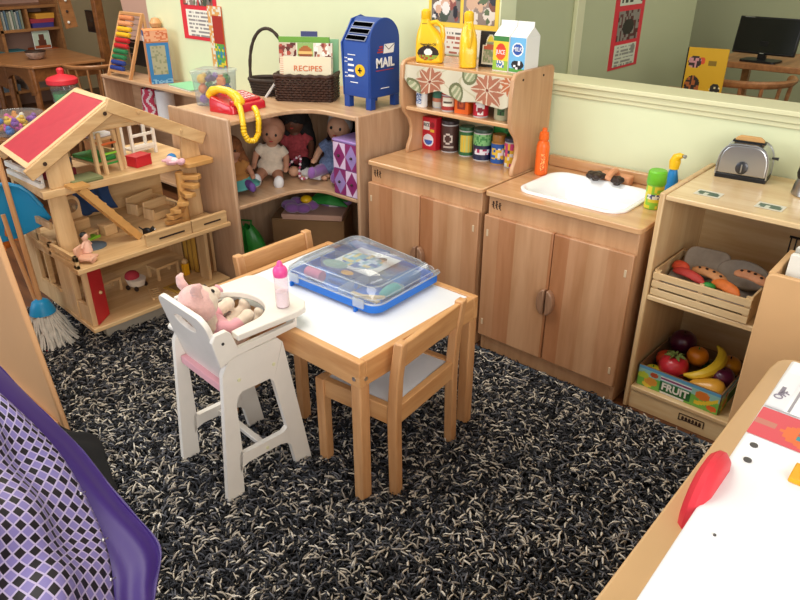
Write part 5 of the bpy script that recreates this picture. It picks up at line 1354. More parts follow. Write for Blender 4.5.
t = dthing('toy_red_block', 'red doll box on the top floor right of the ladder', 'toy box', -1.13, -.615, HT, .2); MB().box(-.028, .028, -.035, .035, 0, .036).build('box', 'red', t, bev=.002); MB().box(-.029, .029, -.036, .036, .036, .040).build('lid', 'red', t)
def tiny(name, label, cat, x, y, z, rz, body, dress, hair, lie):
    t = dthing(name, label, cat, x, y, z, rz, 'tiny dolls in the doll house')
    M = Matrix.Rotation(radians(90), 4, 'X') if lie else Matrix.Identity(4)
    if lie: M = Matrix.Translation((0, 0, .014)) @ M
    b = MB(M); b.ell((0, 0, .078), (.013, .012, .014)); b.tube([(0, 0, .07), (0, 0, .03)], [.008, .012], 8)
    for s in (-1, 1): b.tube([(s*.010, 0, .060), (s*.024, .0, .042)], [.006, .005], 6); b.tube([(s*.006, 0, .03), (s*.010, 0, .0)], [.008, .006], 6)
    b.build('body', body, t, remesh=.002); MB(M).lathe([(.008, .062), (.014, .050), (.018, .024)], n=14).build('dress', dress, t)
    MB(M).ell((0, .004, .084), (.014, .012, .011)).build('hair', hair, t)
tiny('tiny_doll', 'tiny doll in blue lying at the front right of the top floor', 'toy doll', -1.105, -.50, HT, 1.2, 'skin', mat('tb', '#2a7fc0', .8), 'white_cloth', True)
tiny('tiny_doll', 'tiny pink doll lying across the front edge of the top floor', 'toy doll', -1.078, -.545, HT, 1.9, mat('tp', '#e6b4be', .8), 'tp', 'tp', True)
tiny('tiny_doll', 'tiny pink doll with dark hair sitting at the left corner of the balcony', 'toy doll', -1.005, -.925, HM, 2.0, mat('tsk', '#dcae96', .7), mat('tp2', '#e0b09a', .8), 'black', False)
t = dthing('toy_armchair', 'pinkish wooden doll chair at the left corner of the balcony under the tiny doll', 'toy chair', -.975, -.945, HM, .6)
MB().box(-.03, .03, -.025, .025, .012, .022).build('seat', mat('pinkwood', '#d9a68a', .5), t, bev=.003); MB().box(-.03, -.02, -.025, .025, .02, .055).build('backrest', 'pinkwood', t, bev=.003)
for x in (-.02, .02): MB().lathe([(.0, -.006), (.012, -.006), (.012, .006), (0, .006)], (x, 0, .012), 14, RX(pi/2)).build('wheel', 'pinkwood', t)
t = dthing('toy_dresser', 'wooden doll dressing table with a round mirror in the middle storey', 'toy dresser', -1.235, -.855, HM, .15)
MB().box(-.03, .03, -.045, .045, 0, .065).build('cabinet', 'house_wood', t, bev=.002)
MB().prism([(-.036, .065), (.036, .065), (.036, .12)]+[(.036*cos(a), .12+.036*sin(a)) for a in [pi*i/10 for i in range(1, 10)]]+[(-.036, .12)], -.004, .006, 0).build('mirror_frame', 'house_wood_up', t, bev=.002)
MB().lathe([(.025, 0), (.025, .002), (0, .002)], (.006, 0, .118), 24, RY(pi/2)).build('mirror_glass', mat('mirr', '#cfd4cf', .1, metal=.9), t)
t = dthing('toy_stool', 'little wooden doll stool with green top before the dressing table', 'toy stool', -1.175, -.83, HM, .2)
MB().box(-.02, .02, -.022, .022, .022, .030).build('seat', 'house_wood', t); MB().box(-.022, .022, -.024, .024, .0, .008).build('mat', 'lime', t)
for s in (-1, 1): MB().box(-.018, .018, s*.018-.003, s*.018+.003, .008, .024).build('leg', 'house_wood', t)
t = dthing('toy_rug', 'round grey-blue doll rug near the left column of the middle storey', 'toy rug', -1.09, -.865, HM); MB().lathe([(0, 0), (.045, 0), (.045, .004), (.034, .006), (0, .006)], n=28).build('mat', mat('gb', '#5a6670', .9), t)
t = dthing('toy_block', 'plain wooden doll stool in the middle storey behind the stairs', 'toy stool', -1.165, -.765, HM, .1); MB().box(-.02, .02, -.025, .025, 0, .035).build('block', 'house_wood', t, bev=.002); MB().box(-.022, .022, -.027, .027, .035, .042).build('seat', 'house_wood_up', t, bev=.001)
t = dthing('toy_cloth', 'dark blue cloth hanging at the back of the middle storey', 'cloth', -1.385, -.69, HM, 0)
b = MB(); b.grid(lambda u, v: (.0+.010*sin(u*14)+.02*(1-v), -.07+.14*u-.02*sin(v*3), .02+.15*v), 24, 10); b.build('cloth', mat('dkb2', '#2c4670', .9), t, solid=.004)
for i, (L, sx) in enumerate((('long low wooden doll sofa at the back right of the middle storey', .07), ('wooden doll bench in front of the sofa in the middle storey', .055))):
    t = dthing('toy_sofa', L, 'toy sofa', -1.30+.11*i, -.53, HM, .25-.1*i)
    MB().box(-.03, .03, -sx, sx, 0, .03).build('seat', 'house_wood', t, bev=.003); MB().box(-.035, -.025, -sx, sx, .0, .065).build('backrest', 'house_wood', t, bev=.003)
    for s in (-1, 1): MB().box(-.03, .03, s*sx-.005, s*sx+.005, 0, .045).build('arm', 'house_wood_up', t, bev=.002)
t = dthing('toy_cat', 'tiny black animal figure at the foot of the straight stair', 'toy animal', -1.045, -.675, HM, .6)
b = MB(); b.ell((0, 0, .016), (.020, .011, .012)); b.ell((.022, 0, .024), (.009, .009, .009))
for x in (-.012, .012):
    for y in (-.006, .006): b.tube([(x, y, .014), (x, y, .0)], .004, 6)
b.tube([(-.018, 0, .02), (-.032, 0, .03)], .003, 6); b.tube([(.022, .005, .030), (.022, .006, .037)], [.003, .001], 5); b.tube([(.022, -.005, .030), (.022, -.006, .037)], [.003, .001], 5)
b.build('body', 'black', t, remesh=.0018); MB().ell((.030, 0, .023), (.003, .004, .003)).build('muzzle', 'white_cloth', t)
# ground floor furniture
for x, y, L in ((-1.22, -.80, 'wooden doll table at the left of the ground floor'), (-1.19, -.56, 'wooden doll table at the right of the ground floor')):
    t = dthing('toy_table', L, 'toy table', x, y, HB, .1)
    MB().box(-.035, .035, -.055, .055, .045, .055).build('table_top', 'house_wood', t, bev=.002)
    for a in (-.03, .03):
        for c in (-.048, .048): MB().box(a-.005, a+.005, c-.005, c+.005, 0, .046).build('leg', 'house_wood_up', t)
t = dthing('toy_pram', 'red and cream doll pram on the ground floor', 'toy pram', -1.16, -.70, HB, .4)
MB().lathe([(0, 0), (.028, .002), (.035, .03)], (0, 0, .014), 18, sx=1.2).build('basket', 'cream_cloth', t); MB().ell((-.015, 0, .05), (.028, .03, .022)).build('hood', mat('redd', '#a8303a', .8), t)
for x in (-.02, .02):
    for s in (-1, 1): MB().lathe([(0, -.002), (.010, -.002), (.010, .002), (0, .002)], (x, s*.028, .010), 12, RX(pi/2)).build('wheel', 'dark_brown', t)
t = dthing('toy_ladder', 'flat wooden doll ladder lying on the ground floor', 'toy ladder', -1.055, -.68, HB, -.35)
for y in (-.018, .018): MB().box(-.05, .05, y-.004, y+.004, 0, .008).build('ladder_rail', 'house_wood', t)
for i in range(5): MB().box(-.044+.02*i, -.040+.02*i, -.016, .016, .002, .006).build('rung', 'house_wood', t)
t = dthing('toy_mat', 'yellow and brown doll mat at the right front of the ground floor', 'toy mat', -1.04, -.585, HB, .1)
MB().box(-.045, .04, -.045, .05, 0, .003).build('mat', mat('ymat', '#b98f3a', .9), t); MB().box(-.03, .03, -.03, .035, .003, .005).build('centre', mat('ymat2', '#8a6a3a', .9), t)
t = dthing('toy_tool', 'yellow toy piece standing at the right of the ground floor', 'toy piece', -1.12, -.50, HB, .1)
MB().box(-.01, .01, -.012, .012, 0, .05).build('block', 'yellow2', t, bev=.002); MB().ell((0, 0, .06), .013).build('head', 'house_wood', t)
t = dthing('toy_curtain', 'yellow striped doll curtain near the right end of the ground floor', 'curtain', -1.15, -.455, HB, 0)
b = MB(); b.grid(lambda u, v: (-.05+.1*u, .005*sin(u*20), .0+.22*v), 30, 4, lambda u, v: '#b88a32' if int(u*6) % 2 else '#7a5a2a'); b.build('cloth', 'cloth_print', t, solid=.003)

# ================================================================== MOP, DUSTPAN, broom pole
mp = thing('toy_mop', 'toy mop with white strings and a blue collar standing left of the doll house', 'mop', (-1.235, -1.040, FZ+.006))
MB().lathe([(.018, .150), (.040, .140), (.046, .125), (.040, .145), (.030, .168), (.016, .178), (0, .180)], n=24).build('collar', 'sky_blue', mp)
MB().tube([(0, 0, .175), (-.015, .0, .36), (-.035, .0, .62), (-.04, 0, .70)], .0095, 10).build('handle', 'pine_table_up', mp)
b = MB(); rnd = random.Random(2)
for i in range(150):
    a = rnd.uniform(0, 2*pi); r0 = rnd.uniform(.01, .036); r1 = rnd.uniform(.04, .088); sgn = .4*rnd.uniform(-1, 1)
    dx = .022; b.tube([(r0*cos(a), r0*sin(a), .140), ((r0*.5+r1*.55)*cos(a+sgn*.3)+dx*.3, (r0*.5+r1*.55)*sin(a+sgn*.3), .085), (r1*.95*cos(a+sgn)+dx, r1*.95*sin(a+sgn), .030), ((r1+.015)*cos(a+sgn)+dx, (r1+.015)*sin(a+sgn), .008)], [.004, .004, .0042, .0035], 5)
mo = b.build('strings', 'mop', mp); mo['kind'] = 'stuff'
MB().lathe([(0, .0), (.03, .0), (.034, .006), (.02, .012), (0, .012)], (.055, -.065, .002), 20).build('red_foot', 'red', mp)
t = thing('toy_dustpan', 'bright blue toy dustpan hanging at the left edge beside the doll house', 'dustpan', (-1.315, -1.030, .400))
o = [(-.150, .02), (-.145, -.0), (-.08, -.03), (.0, -.012), (.095, .028), (.125, .052), (.105, .10), (.075, .155), (.05, .178), (.01, .192), (-.04, .185), (-.075, .175)]
M = Matrix.Rotation(radians(58), 4, 'Z')
MB(M).prism([(x, z) for x, z in o], -.004, .002, 1).build('pan', 'sky_blue', t, bev=.002)
b = MB(M); b.tube([(x, -.012, z) for x, z in o[6:]+[o[0]]], .008, 8); b.build('rim', 'sky_blue', t)
MB(M).tube([(-.045, 0, .175), (-.075, 0, .24), (-.09, 0, .30)], [.014, .012, .012], 10).build('grip', 'sky_blue', t)
t = thing('toy_broom', 'thin wooden broom stick with orange bristle head, leaning behind the mop handle', 'broom', (-1.275, -1.075, FZ+.006))
MB().tube([(.03, .03, .12), (-.01, .012, .40), (-.02, .01, .50)], .008, 8).build('stick', 'pine_table_up', t)
MB().tube([(.03, .03, 0), (.03, .03, .14)], .011, 8).build('socket', 'pine_table_up', t)
b = MB(); b.ell((-.115, .020, .385), (.05, .035, .04)); 
for i in range(40):
    a = rnd.uniform(0, 2*pi); e = rnd.uniform(-1, 1); b.tube([(-.115+.03*cos(a), .02+.02*sin(a), .385+.02*e), (-.115+.065*cos(a), .02+.045*sin(a), .385+.05*e)], [.004, .001], 5)
b.tube([(-.07, .02, .40), (-.02, .012, .45)], .008, 8)
b.build('bristles', mat('orange_soft', '#d9792a', .9), t)

# ================================================================== FOREGROUND LEFT: panel and cape
t = thing('wooden_side_panel', 'tan wooden dress-up stand panel at the lower left edge of the picture', 'furniture panel', (-.9, -1.25, FZ+.006))
MB().prism([(-.30, 0), (-.620, 0), ][:0]+[(-1.30, FZ+.006), (-.628, FZ+.006), (-.775, .62), (-.80, .70), (-1.30, .70)], -1.268, -1.25, 1).build('panel', mat('tan_panel2', '#dba878', .45, noise=.05, nscale=4), t, world=True, bev=.004)
MB().box(-1.30, -.66, -1.30, -1.268, FZ+.006, .03).build('foot_rail', 'tan_panel2', t, world=True, bev=.003)
# ---------------------------------------------------------------- cape
def crom(P, t):
    n = len(P)-1; x = min(max(t, 0), 1)*n; i = min(int(x), n-1); f = x-i
    g = lambda k: Vector(P[min(max(k, 0), n)])
    a, b_, c, d = g(i-1), g(i), g(i+1), g(i+2)
    return .5*((2*b_)+(-a+c)*f+(2*a-5*b_+4*c-d)*f*f+(-a+3*b_-3*c+d)*f**3)
def dmat():
    m = bpy.data.materials.new('diamond_lining'); m.use_nodes = True; MATS['diamond_lining'] = m
    nt = m.node_tree; N = nt.nodes.new; L = nt.links; bs = nt.nodes['Principled BSDF']
    uv = N('ShaderNodeUVMap'); uv.uv_map = 'UV'; sp = N('ShaderNodeSeparateXYZ'); L.new(uv.outputs[0], sp.inputs[0])
    def M(op, a, b=None):
        q = N('ShaderNodeMath'); q.operation = op
        for k, v in enumerate((a, b)):
            if v is None: continue
            if isinstance(v, (int, float)): q.inputs[k].default_value = v
            else: L.new(v, q.inputs[k])
        return q.outputs[0]
    fu_, fv_ = M('FRACT', sp.outputs[0]), M('FRACT', sp.outputs[1])
    edge = M('MAXIMUM', M('LESS_THAN', fu_, .17), M('LESS_THAN', fv_, .17))
    par = M('FLOORED_MODULO', M('ADD', M('FLOOR', sp.outputs[0]), M('FLOOR', sp.outputs[1])), 2.0)
    def mix(f, a, b):
        q = N('ShaderNodeMix'); q.data_type = 'RGBA'; L.new(f, q.inputs[0])
        for k, v in ((6, a), (7, b)):
            if isinstance(v, str): q.inputs[k].default_value = (*lin(v), 1)
            else: L.new(v, q.inputs[k])
        return q.outputs[2]
    c = mix(edge, mix(par, '#17121c', '#8076b4'), '#b7abd0'); L.new(c, bs.inputs['Base Color']); bs.inputs['Roughness'].default_value = .5; bs.inputs['Sheen Weight'].default_value = .0
dmat()
def cloth_sheet(name, edgeA, edgeB, nu, nv, disp, m, parent, su=1, sv=1, solid=.0015):
    me = bpy.data.meshes.new(name); vs = []; uv = []
    inv = wm(parent).inverted()
    for j in range(nv+1):
        a = crom(edgeA, j/nv); b_ = crom(edgeB, j/nv)
        for i in range(nu+1):
            u = i/nu; p = a.lerp(b_, u)+Vector(disp(u, j/nv)); vs.append(inv @ p); uv.append((u, j/nv))
    fs = [(j*(nu+1)+i, j*(nu+1)+i+1, (j+1)*(nu+1)+i+1, (j+1)*(nu+1)+i) for j in range(nv) for i in range(nu)]
    me.from_pydata(vs, [], fs); l = me.uv_layers.new(name='UV')
    for p in me.polygons:
        for li, vi in zip(p.loop_indices, p.vertices):
            u, v = uv[vi]; x = u*su; y = v*sv; l.data[li].uv = (x+y*.9+20, y*1.0-x*.55+20)
    me.polygons.foreach_set('use_smooth', [True]*len(me.polygons)); me.materials.append(MATS[m])
    o = bpy.data.objects.new(name, me); COL.objects.link(o); o.parent = parent
    q = o.modifiers.new('Solid', 'SOLIDIFY'); q.thickness = solid; q.offset = 0
    return o
cape = thing('purple_cape', 'shiny purple dress-up cape with black and lavender diamond lining at the lower left', 'cape', (-.2, -1.5, FZ))
eR = [(-.286, -1.496, .440), (-.231, -1.454, .340), (-.170, -1.430, .250), (-.069, -1.432, .150), (.022, -1.456, .090), (.135, -1.513, .040)]
eL = [(-.285, -1.586, .520), (-.113, -1.648, .500), (-.017, -1.691, .460), (.090, -1.736, .420), (.180, -1.777, .380), (.284, -1.824, .330)]
eL = [tuple(Vector(a)*1.6-Vector(b)*.6) for a, b in zip(eL, eR)]
def dl(u, v):
    w = .014*sin(v*7+u*9)*min(1, u*5)+.008*sin(v*17-u*5)*min(1, u*4)+.010*sin(u*23+v*2)*min(1, u*4)
    return (w*.6, w*.5, w)
cloth_sheet('lining', eR, eL, 70, 90, dl, 'diamond_lining', cape, su=27, sv=23)
pO = [(-.475, -1.433, .400), (-.383, -1.390, .280), (-.288, -1.353, .180), (-.145, -1.339, .090), (.010, -1.333, .030), (.100, -1.40, .010), (.177, -1.455, .010)]
pI = [tuple(Vector(a)+Vector((.0, -.075, -.014))) for a in [(-.304, -1.499, .400), (-.248, -1.458, .290), (-.190, -1.432, .200), (-.088, -1.438, .110), (.001, -1.465, .050), (.06, -1.49, .03), (.127, -1.527, .015)]]
def dp(u, v):
    w = .028*sin(pi*min(1, u*1.15))*(1-.5*v)+.006*sin(u*16+v*6)*v
    return (w*.3, w*.4, w*.8+.004)
cloth_sheet('satin_shell', pO, pI, 40, 80, dp, 'satin', cape)
# turned-over hem at the free edge
MB().tube([crom(pO, i/40)+Vector((0, -.004, .004)) for i in range(41)], [.006+.002*sin(i) for i in range(41)], 8, flat=.6).build('hem', 'satin', cape, world=True)
for p in ((-.097, -1.440, .205), (-.010, -1.448, .125), (.062, -1.478, .078)):
    MB().ell(p, (.005, .005, .004)).build('snap', 'steel', cape, world=True)
    MB().tube([Vector(p), Vector(p)+Vector((.008, .008, .006))], .002, 6).build('snap', 'steel', cape, world=True)
t = thing('black_cloth', 'black cloth lying on the rug beside the tan panel under the purple cape', 'cloth', (-.45, -1.35, FZ+.01))
bO = [(-.720, -1.30, .035), (-.582, -1.265, .035), (-.50, -1.225, .025), (-.378, -1.262, .018), (-.268, -1.293, .012)]
bI = [(-.70, -1.50, .12), (-.48, -1.427, .12), (-.40, -1.40, .085), (-.307, -1.386, .045), (-.178, -1.388, .020)]
cloth_sheet('cloth', bO, bI, 24, 30, lambda u, v: (0, 0, .012*sin(pi*u)+.004*sin(v*20+u*9)), 'black_soft', t, solid=.004)

# ================================================================== LOW SHELF behind the corner unit
lx0, lx1, ly0, ly1, lz = -3.04, -1.55, .235, .425, .620
ls = thing('low_shelf', 'low maple shelf with an abacus on top, left of the corner shelf', 'shelf', (-2.3, .33, FZ))
MB().box(lx0, lx1, ly0, ly1, lz-.018, lz).build('top_board', 'ply_corner', ls, world=True, bev=.004)
for x in (lx0+.002, lx1-.02): MB().box(x, x+.018, ly0+.004, ly1, FZ, lz-.018).build('end_panel', 'ply_corner_up', ls, world=True, bev=.002)
for z in (.36, .04): MB().box(lx0+.02, lx1-.02, ly0+.006, ly1, z, z+.016).build('shelf_board', 'ply_corner', ls, world=True, bev=.002)
MB().box(lx0+.02, lx1-.02, ly1-.01, ly1, FZ, lz-.018).build('back_panel', 'ply_corner', ls, world=True)
t = thing('paper_roll', 'white roll standing inside the low shelf beside a pink bag', 'roll', (-2.50, .33, .376)); MB().lathe([(.012, 0), (.052, 0), (.052, .20), (.012, .20), (.012, 0)], n=28).build('roll', 'white_cloth', t); MB().lathe([(.010, .001), (.011, .001), (.011, .201), (.010, .201)], n=16).build('core', 'card_brown', t)
t = thing('pink_patterned_bag', 'pink and white patterned bag in the low shelf left of the white roll', 'bag', (-2.68, .34, .376))
b = MB(); b.grid(lambda u, v: ((.075-.02*v*v)*cos(2*pi*u)*(1+.05*sin(u*30)), .045*sin(2*pi*u), .19*v), 40, 20, lambda u, v: '#e6d3d3' if sin(u*45+sin(v*12)*2) > .3 else '#c23a55'); b.build('bag', 'cloth_print', t); MB().tube([(-.03, 0, .18), (0, 0, .21), (.03, 0, .18)], .004, 6).build('carry_loop', 'red', t)
# abacus
ab = thing('abacus', 'wooden A-frame abacus with rows of coloured beads at the left end of the low shelf', 'abacus', (-2.84, .335, lz), radians(0))
wA = .125; HA = .345
for s in (-1, 1):
    MB().bar((s*wA, -.085, 0), (s*wA*.95, .058, HA), .012, .020, (0, 1, 0)).build('leg', 'pine_table_up', ab, bev=.002)
    MB().bar((s*wA, .084, 0), (s*wA*.95, .062, HA), .012, .016, (0, 1, 0)).build('leg', 'pine_table_up', ab, bev=.002)
MB().bar((-wA, .058, HA), (wA, .058, HA), .018, .018).build('top_rail', 'pine_table', ab, bev=.003); MB().bar((-wA, -.073, .03), (wA, -.073, .03), .010, .014).build('bottom_rail', 'pine_table', ab)
MB().box(-.09, .09, .060, .066, .05, .20, R=RX(.05)).build('slate', 'black', ab)
cols = ['#d88a5a', '#e09a6a', '#edb92a', '#edb92a', '#c5262c', '#c5262c', '#2a7a4a', '#2a7a4a', '#2a3f8a', '#2a3f8a']
for i in range(10):
    f_ = .93-.088*i; z = HA*f_; y = -.085+.143*f_
    MB().tube([(-wA, y, z), (wA, y, z)], .0022, 6).build('wire', 'steel', ab)
    b = MB()
    for k in range(9): b.lathe([(.003, -.0075), (.0135, -.005), (.0135, .005), (.003, .0075)], (-wA+.020+.0155*k, y, z), 12, RY(pi/2), col=cols[i])
    b.build('bead_row', 'print', ab)
# tall blue and orange toy box
t = thing('tall_toy_box', 'tall toy box with blue framed window and orange side beside the abacus', 'box', (-2.50, .325, lz), radians(66))
MB().box(-.062, .062, -.045, .045, 0, .225).build('carton', mat('oranged', '#d58a55', .6), t, bev=.002)
MB().box(-.064, .064, -.047, .047, .225, .290).build('lid', mat('orlid', '#d98c5a', .6), t, bev=.003)
panel('printed_front', (-.060, -.0455, .002), (.12, 0, 0), (0, 0, .220), 24, 44, lambda u, v: ('#a9a184' if hsh(int(u*12), int(v*22)) > .25 else '#8a8a6a') if .18 < u < .82 and .22 < v < .93 else ('#2f78b0' if v > .12 or hsh(int(u*12), int(v*44)) > .5 else '#7fb0d0'), t)
panel('printed_side', (-.0625, .043, .002), (0, -.086, 0), (0, 0, .220), 12, 22, lambda u, v: '#e2a070' if v > .15 else '#d9702e', t)
panel('lid_print', (-.0645, .045, .228), (0, -.09, 0), (0, 0, .06), 10, 10, lambda u, v: '#2a5fa0' if v > .5 else '#e6e4e0', t)
panel('lid_front_print', (-.062, -.0475, .23), (.124, 0, 0), (0, 0, .055), 12, 8, lambda u, v: '#e0a078' if hsh(int(u*12), int(v*8)) > .3 else '#c9683a', t)
t = thing('green_folder', 'pale green folder lying on the low shelf right of the tall toy box', 'folder', (-2.24, .345, lz), -.1); MB().box(-.13, .13, -.07, .07, .008, .012).build('cover', mat('paleg', '#86c49a', .6), t, bev=.001); MB().box(-.125, .125, -.067, .067, 0, .008).build('pages', 'paper', t)
t = thing('wooden_block', 'small round wooden knob piece behind the top of the tall toy box', 'wooden toy', (-2.60, .40, lz)); MB().lathe([(0, 0), (.018, 0), (.018, .28), (.030, .29), (.034, .31), (.020, .335), (0, .34)], n=18).build('post', 'pine_table_up', t); MB().lathe([(.03, 0), (.03, .012), (0, .012)], n=16).build('foot', 'oak_mid', t)

# ================================================================== on the walls
ps = blobs(21, '#8a7a70', ['#3a2f38', '#c9a58a', '#5a6a4a', '#d9cfc4', '#7a4a3a', '#2a2a33', '#a85a4a'], 46, .05, .14)
ps2 = blobs(8, '#77706a', ['#2f2a33', '#cfa68d', '#e0dcd6', '#6a5a4a', '#455040', '#8a4a40', '#1d1a20'], 46, .05, .14)
def txtrow(u, v, rows, seed=0):
    r = v*rows; return (r % 1) < .45 and hsh(int(u*26), int(r), seed) > .25 and .08 < u < .92
t = thing('red_border_poster', 'red bordered poster with two photographs on the back wall above the phone', 'poster', (-2.195, WY, .865))
MB().box(-.165, .165, -.003, 0, 0, .42).build('backing_sheet', 'red_bright', t)
panel('photo', (-.135, -.0032, .175), (.135, 0, 0), (0, 0, .22), 26, 34, ps, t); panel('photo', (.010, -.0032, .175), (.125, 0, 0), (0, 0, .22), 26, 34, ps2, t)
panel('text_sheet', (-.120, -.0032, .018), (.235, 0, 0), (0, 0, .135), 40, 28, lambda u, v: '#8f8a8a' if txtrow(u, v, 7) else '#eae6da', t)
t = thing('picture_strip', 'narrow tall picture strip with orange top and green bottom hanging beside the red poster', 'picture strip', (-2.05, WY-.003, .725))
MB().box(-.062, .062, -.004, 0, 0, .32).build('card', 'orange_ink', t)
panel('printed_face', (-.060, -.0042, .002), (.12, 0, 0), (0, 0, .316), 20, 50, lambda u, v: ('#5aa04a' if hsh(int(u*9), int(v*24)) > .5 else ('#d9c23a' if hsh(int(u*9), int(v*24), 2) > .5 else '#2f7fb0')) if v < .42 and u > .3 else ('#a83228' if .3 < u and v < .86 else ('#e0dcc8' if hsh(int(u*9), int(v*24), 3) > .5 else '#d9a05a')), t)
t = thing('yellow_photo_poster', 'yellow framed poster with two photographs on the wall above the little hutch', 'poster', (-.443, WY, 1.045))
MB().box(-.165, .165, -.003, 0, 0, .22).build('backing_sheet', mat('poster_yellow', '#ecc84a', .6), t)
panel('photo', (-.150, -.0032, .018), (.140, 0, 0), (0, 0, .18), 34, 42, ps2, t); panel('photo', (.005, -.0032, .018), (.145, 0, 0), (0, 0, .18), 34, 42, ps, t)
t = thing('text_notice', 'white typed notice on the wall between the yellow jugs', 'notice', (-.45, WY, .945))
MB().box(-.085, .10, -.002, 0, 0, .098).build('sheet', 'paper', t)
for z, s, c_ in ((.082, 'Cooking', 'ink'), (.060, 'children share', 'ink'), (.038, 'recipes and taste', 'ink')):
    pass
panel('typed_lines', (-.08, -.0022, .004), (.175, 0, 0), (0, 0, .09), 44, 24, lambda u, v: ('#6a6a66' if v > .8 and u < .5 else '#b06a58') if txtrow(u, v, 5, 4) else '#e9e6da', t)

# ================================================================== ROOM BEYOND THE HALF WALL
t = thing('red_border_poster', 'red bordered poster with one round photo seen through the opening above the half wall', 'poster', (-.350, 1.70, .765), 0)
MB().box(0, .003, -.165, .165, 0, .42).build('backing_sheet', 'red_bright', t)
panel('photo', (.0032, -.12, .135), (0, .24, 0), (0, 0, .14), 34, 20, lambda u, v: ('#2a2620' if (u-.5)**2+(v-.45)**2 < .07 else ('#8a8378' if hsh(int(u*14), int(v*9)) > .4 else '#5a2a2a')), t)
panel('text_sheet', (.0032, -.125, .012), (0, .25, 0), (0, 0, .105), 40, 20, lambda u, v: '#8d8d80' if (txtrow(u, v, 6, 2) or ((u-.85)/.1)**2+((v-.75)/.2)**2 < 1) else '#d5d8bf', t)
panel('text_sheet', (.0032, -.125, .300), (0, .25, 0), (0, 0, .06), 40, 10, lambda u, v: '#3a3a30' if abs(v-.4) < .2 and hsh(int(u*14), 1) > .4 else '#d2d6bd', t)
t = thing('low_bookcase', 'low wooden bookcase behind the half wall carrying the yellow picture book', 'bookcase', (.12, 1.56, FZ))
MB().box(-.20, .30, -.13, .13, .70, .72).build('top_board', 'oak_mid', t); MB().box(-.20, -.18, -.13, .13, 0, .70).build('side_panel', 'oak_mid', t); MB().box(.28, .30, -.13, .13, 0, .70).build('side_panel', 'oak_mid', t); MB().box(-.18, .28, -.13, .13, .35, .365).build('shelf_board', 'oak_mid', t)
def ybf(u, v):
    if ((u-.2)/.17)**2+((v-.72)/.13)**2 < 1: return '#3a2a28' if hsh(int(u*20), int(v*20)) > .4 else '#c98a8a'
    if ((u-.22)/.2)**2+((v-.22)/.22)**2 < 1: return '#33231c' if hsh(int(u*20), int(v*20), 3) > .4 else '#a85a2a'
    if ((u-.82)/.13)**2+((v-.18)/.13)**2 < 1: return '#2a2420' if hsh(int(u*20), int(v*20), 5) > .3 else '#e0d0a0'
    if .55 < u < .75 and abs(v-.72) < .05: return '#8a6a1a'
    if ((u-.38)/.08)**2+((v-.75)/.07)**2 < 1: return '#d9502a'
    return '#d9a51c'
t = thing('yellow_picture_book', 'yellow picture book with animal drawings standing open beyond the half wall', 'book', (.14, 1.50, .705), radians(10))
MB().box(-.085, .085, -.004, .004, 0, .215).build('cover', mat('yb', '#d9a51c', .5), t); panel('cover_print', (-.084, -.0045, .002), (.168, 0, 0), (0, 0, .211), 44, 50, ybf, t)
MB().box(-.083, .083, .004, .016, .003, .212).build('pages', 'paper', t); MB().box(-.090, -.084, -.004, .020, 0, .214).build('spine', 'black', t)
t = thing('computer_monitor', 'black computer monitor on the desk beyond the half wall', 'monitor', (.175, 2.2, .79), radians(-4))
MB(Matrix.Rotation(radians(-10), 4, 'X')).box(-.155, .155, -.012, .018, .035, .215).build('housing', 'black', t, bev=.006)
MB(Matrix.Rotation(radians(-10), 4, 'X')).box(-.147, .147, -.0135, -.012, .045, .207).build('screen', mat('scr', '#050506', .2), t)
MB().box(-.02, .02, 0, .02, 0, .1).build('stand', 'black', t); MB().prism(rrect(-.09, .09, -.06, .07, .02), 0, .01).build('foot', 'black', t)
MB(Matrix.Rotation(radians(-10), 4, 'X')).box(-.01, .01, -.0140, -.0134, .038, .042).build('badge', 'steel', t); MB(Matrix.Rotation(radians(-10), 4, 'X')).box(-.13, -.08, -.0140, -.0134, .209, .212).build('badge', 'steel', t)
t = thing('computer_desk', 'wooden desk carrying the black monitor beyond the half wall', 'desk', (.3, 2.3, FZ))
MB().box(-.35, .55, -.20, .35, .775, .805).build('desk_top', 'oak_mid', t, bev=.004)
for x in (-.33, .50):
    for y in (-.23, .30): MB().box(x, x+.04, y+.04, y+.08, 0, .775).build('leg', 'oak_mid', t)
def windsor(label, loc, rz, k=1.0, m='oak_mid', group=None):
    t = thing('spindle_back_chair', label, 'chair', loc, rz, group); z = .34*k
    MB().prism([(.17*k*cos(a), .165*k*sin(a)) for a in [2*pi*i/24 for i in range(24)]], z-.02, z).build('seat', m, t, bev=.006)
    for x in (-.11, .11):
        for y in (-.1, .1): MB().tube([(x*1.35*k, y*1.35*k, 0), (x*k, y*k, z-.015)], .013*k, 8).build('leg', m, t)
    MB().tube([(-.15*k, -.02*k, .12*k), (.15*k, -.02*k, .12*k)], .008, 6).build('stretcher', m, t)
    arc = [(-.165*k*cos(a), -.16*k*sin(a)-.02, z+.235*k) for a in [radians(-18+216*i/20) for i in range(21)]]
    MB().tube(arc, .012*k, 10, flat=1.3).build('back_rail', m, t)
    for i in range(9):
        a = radians(-8+196*i/8); MB().tube([(-.14*k*cos(a), -.135*k*sin(a)-.01, z-.004), (-.165*k*cos(a), -.16*k*sin(a)-.02, z+.232*k)], .0065*k, 6).build('spindle', m, t)
    return t
windsor('curved spindle-back chair under the monitor beyond the half wall', (.20, 1.88, FZ), radians(15), 1.34)
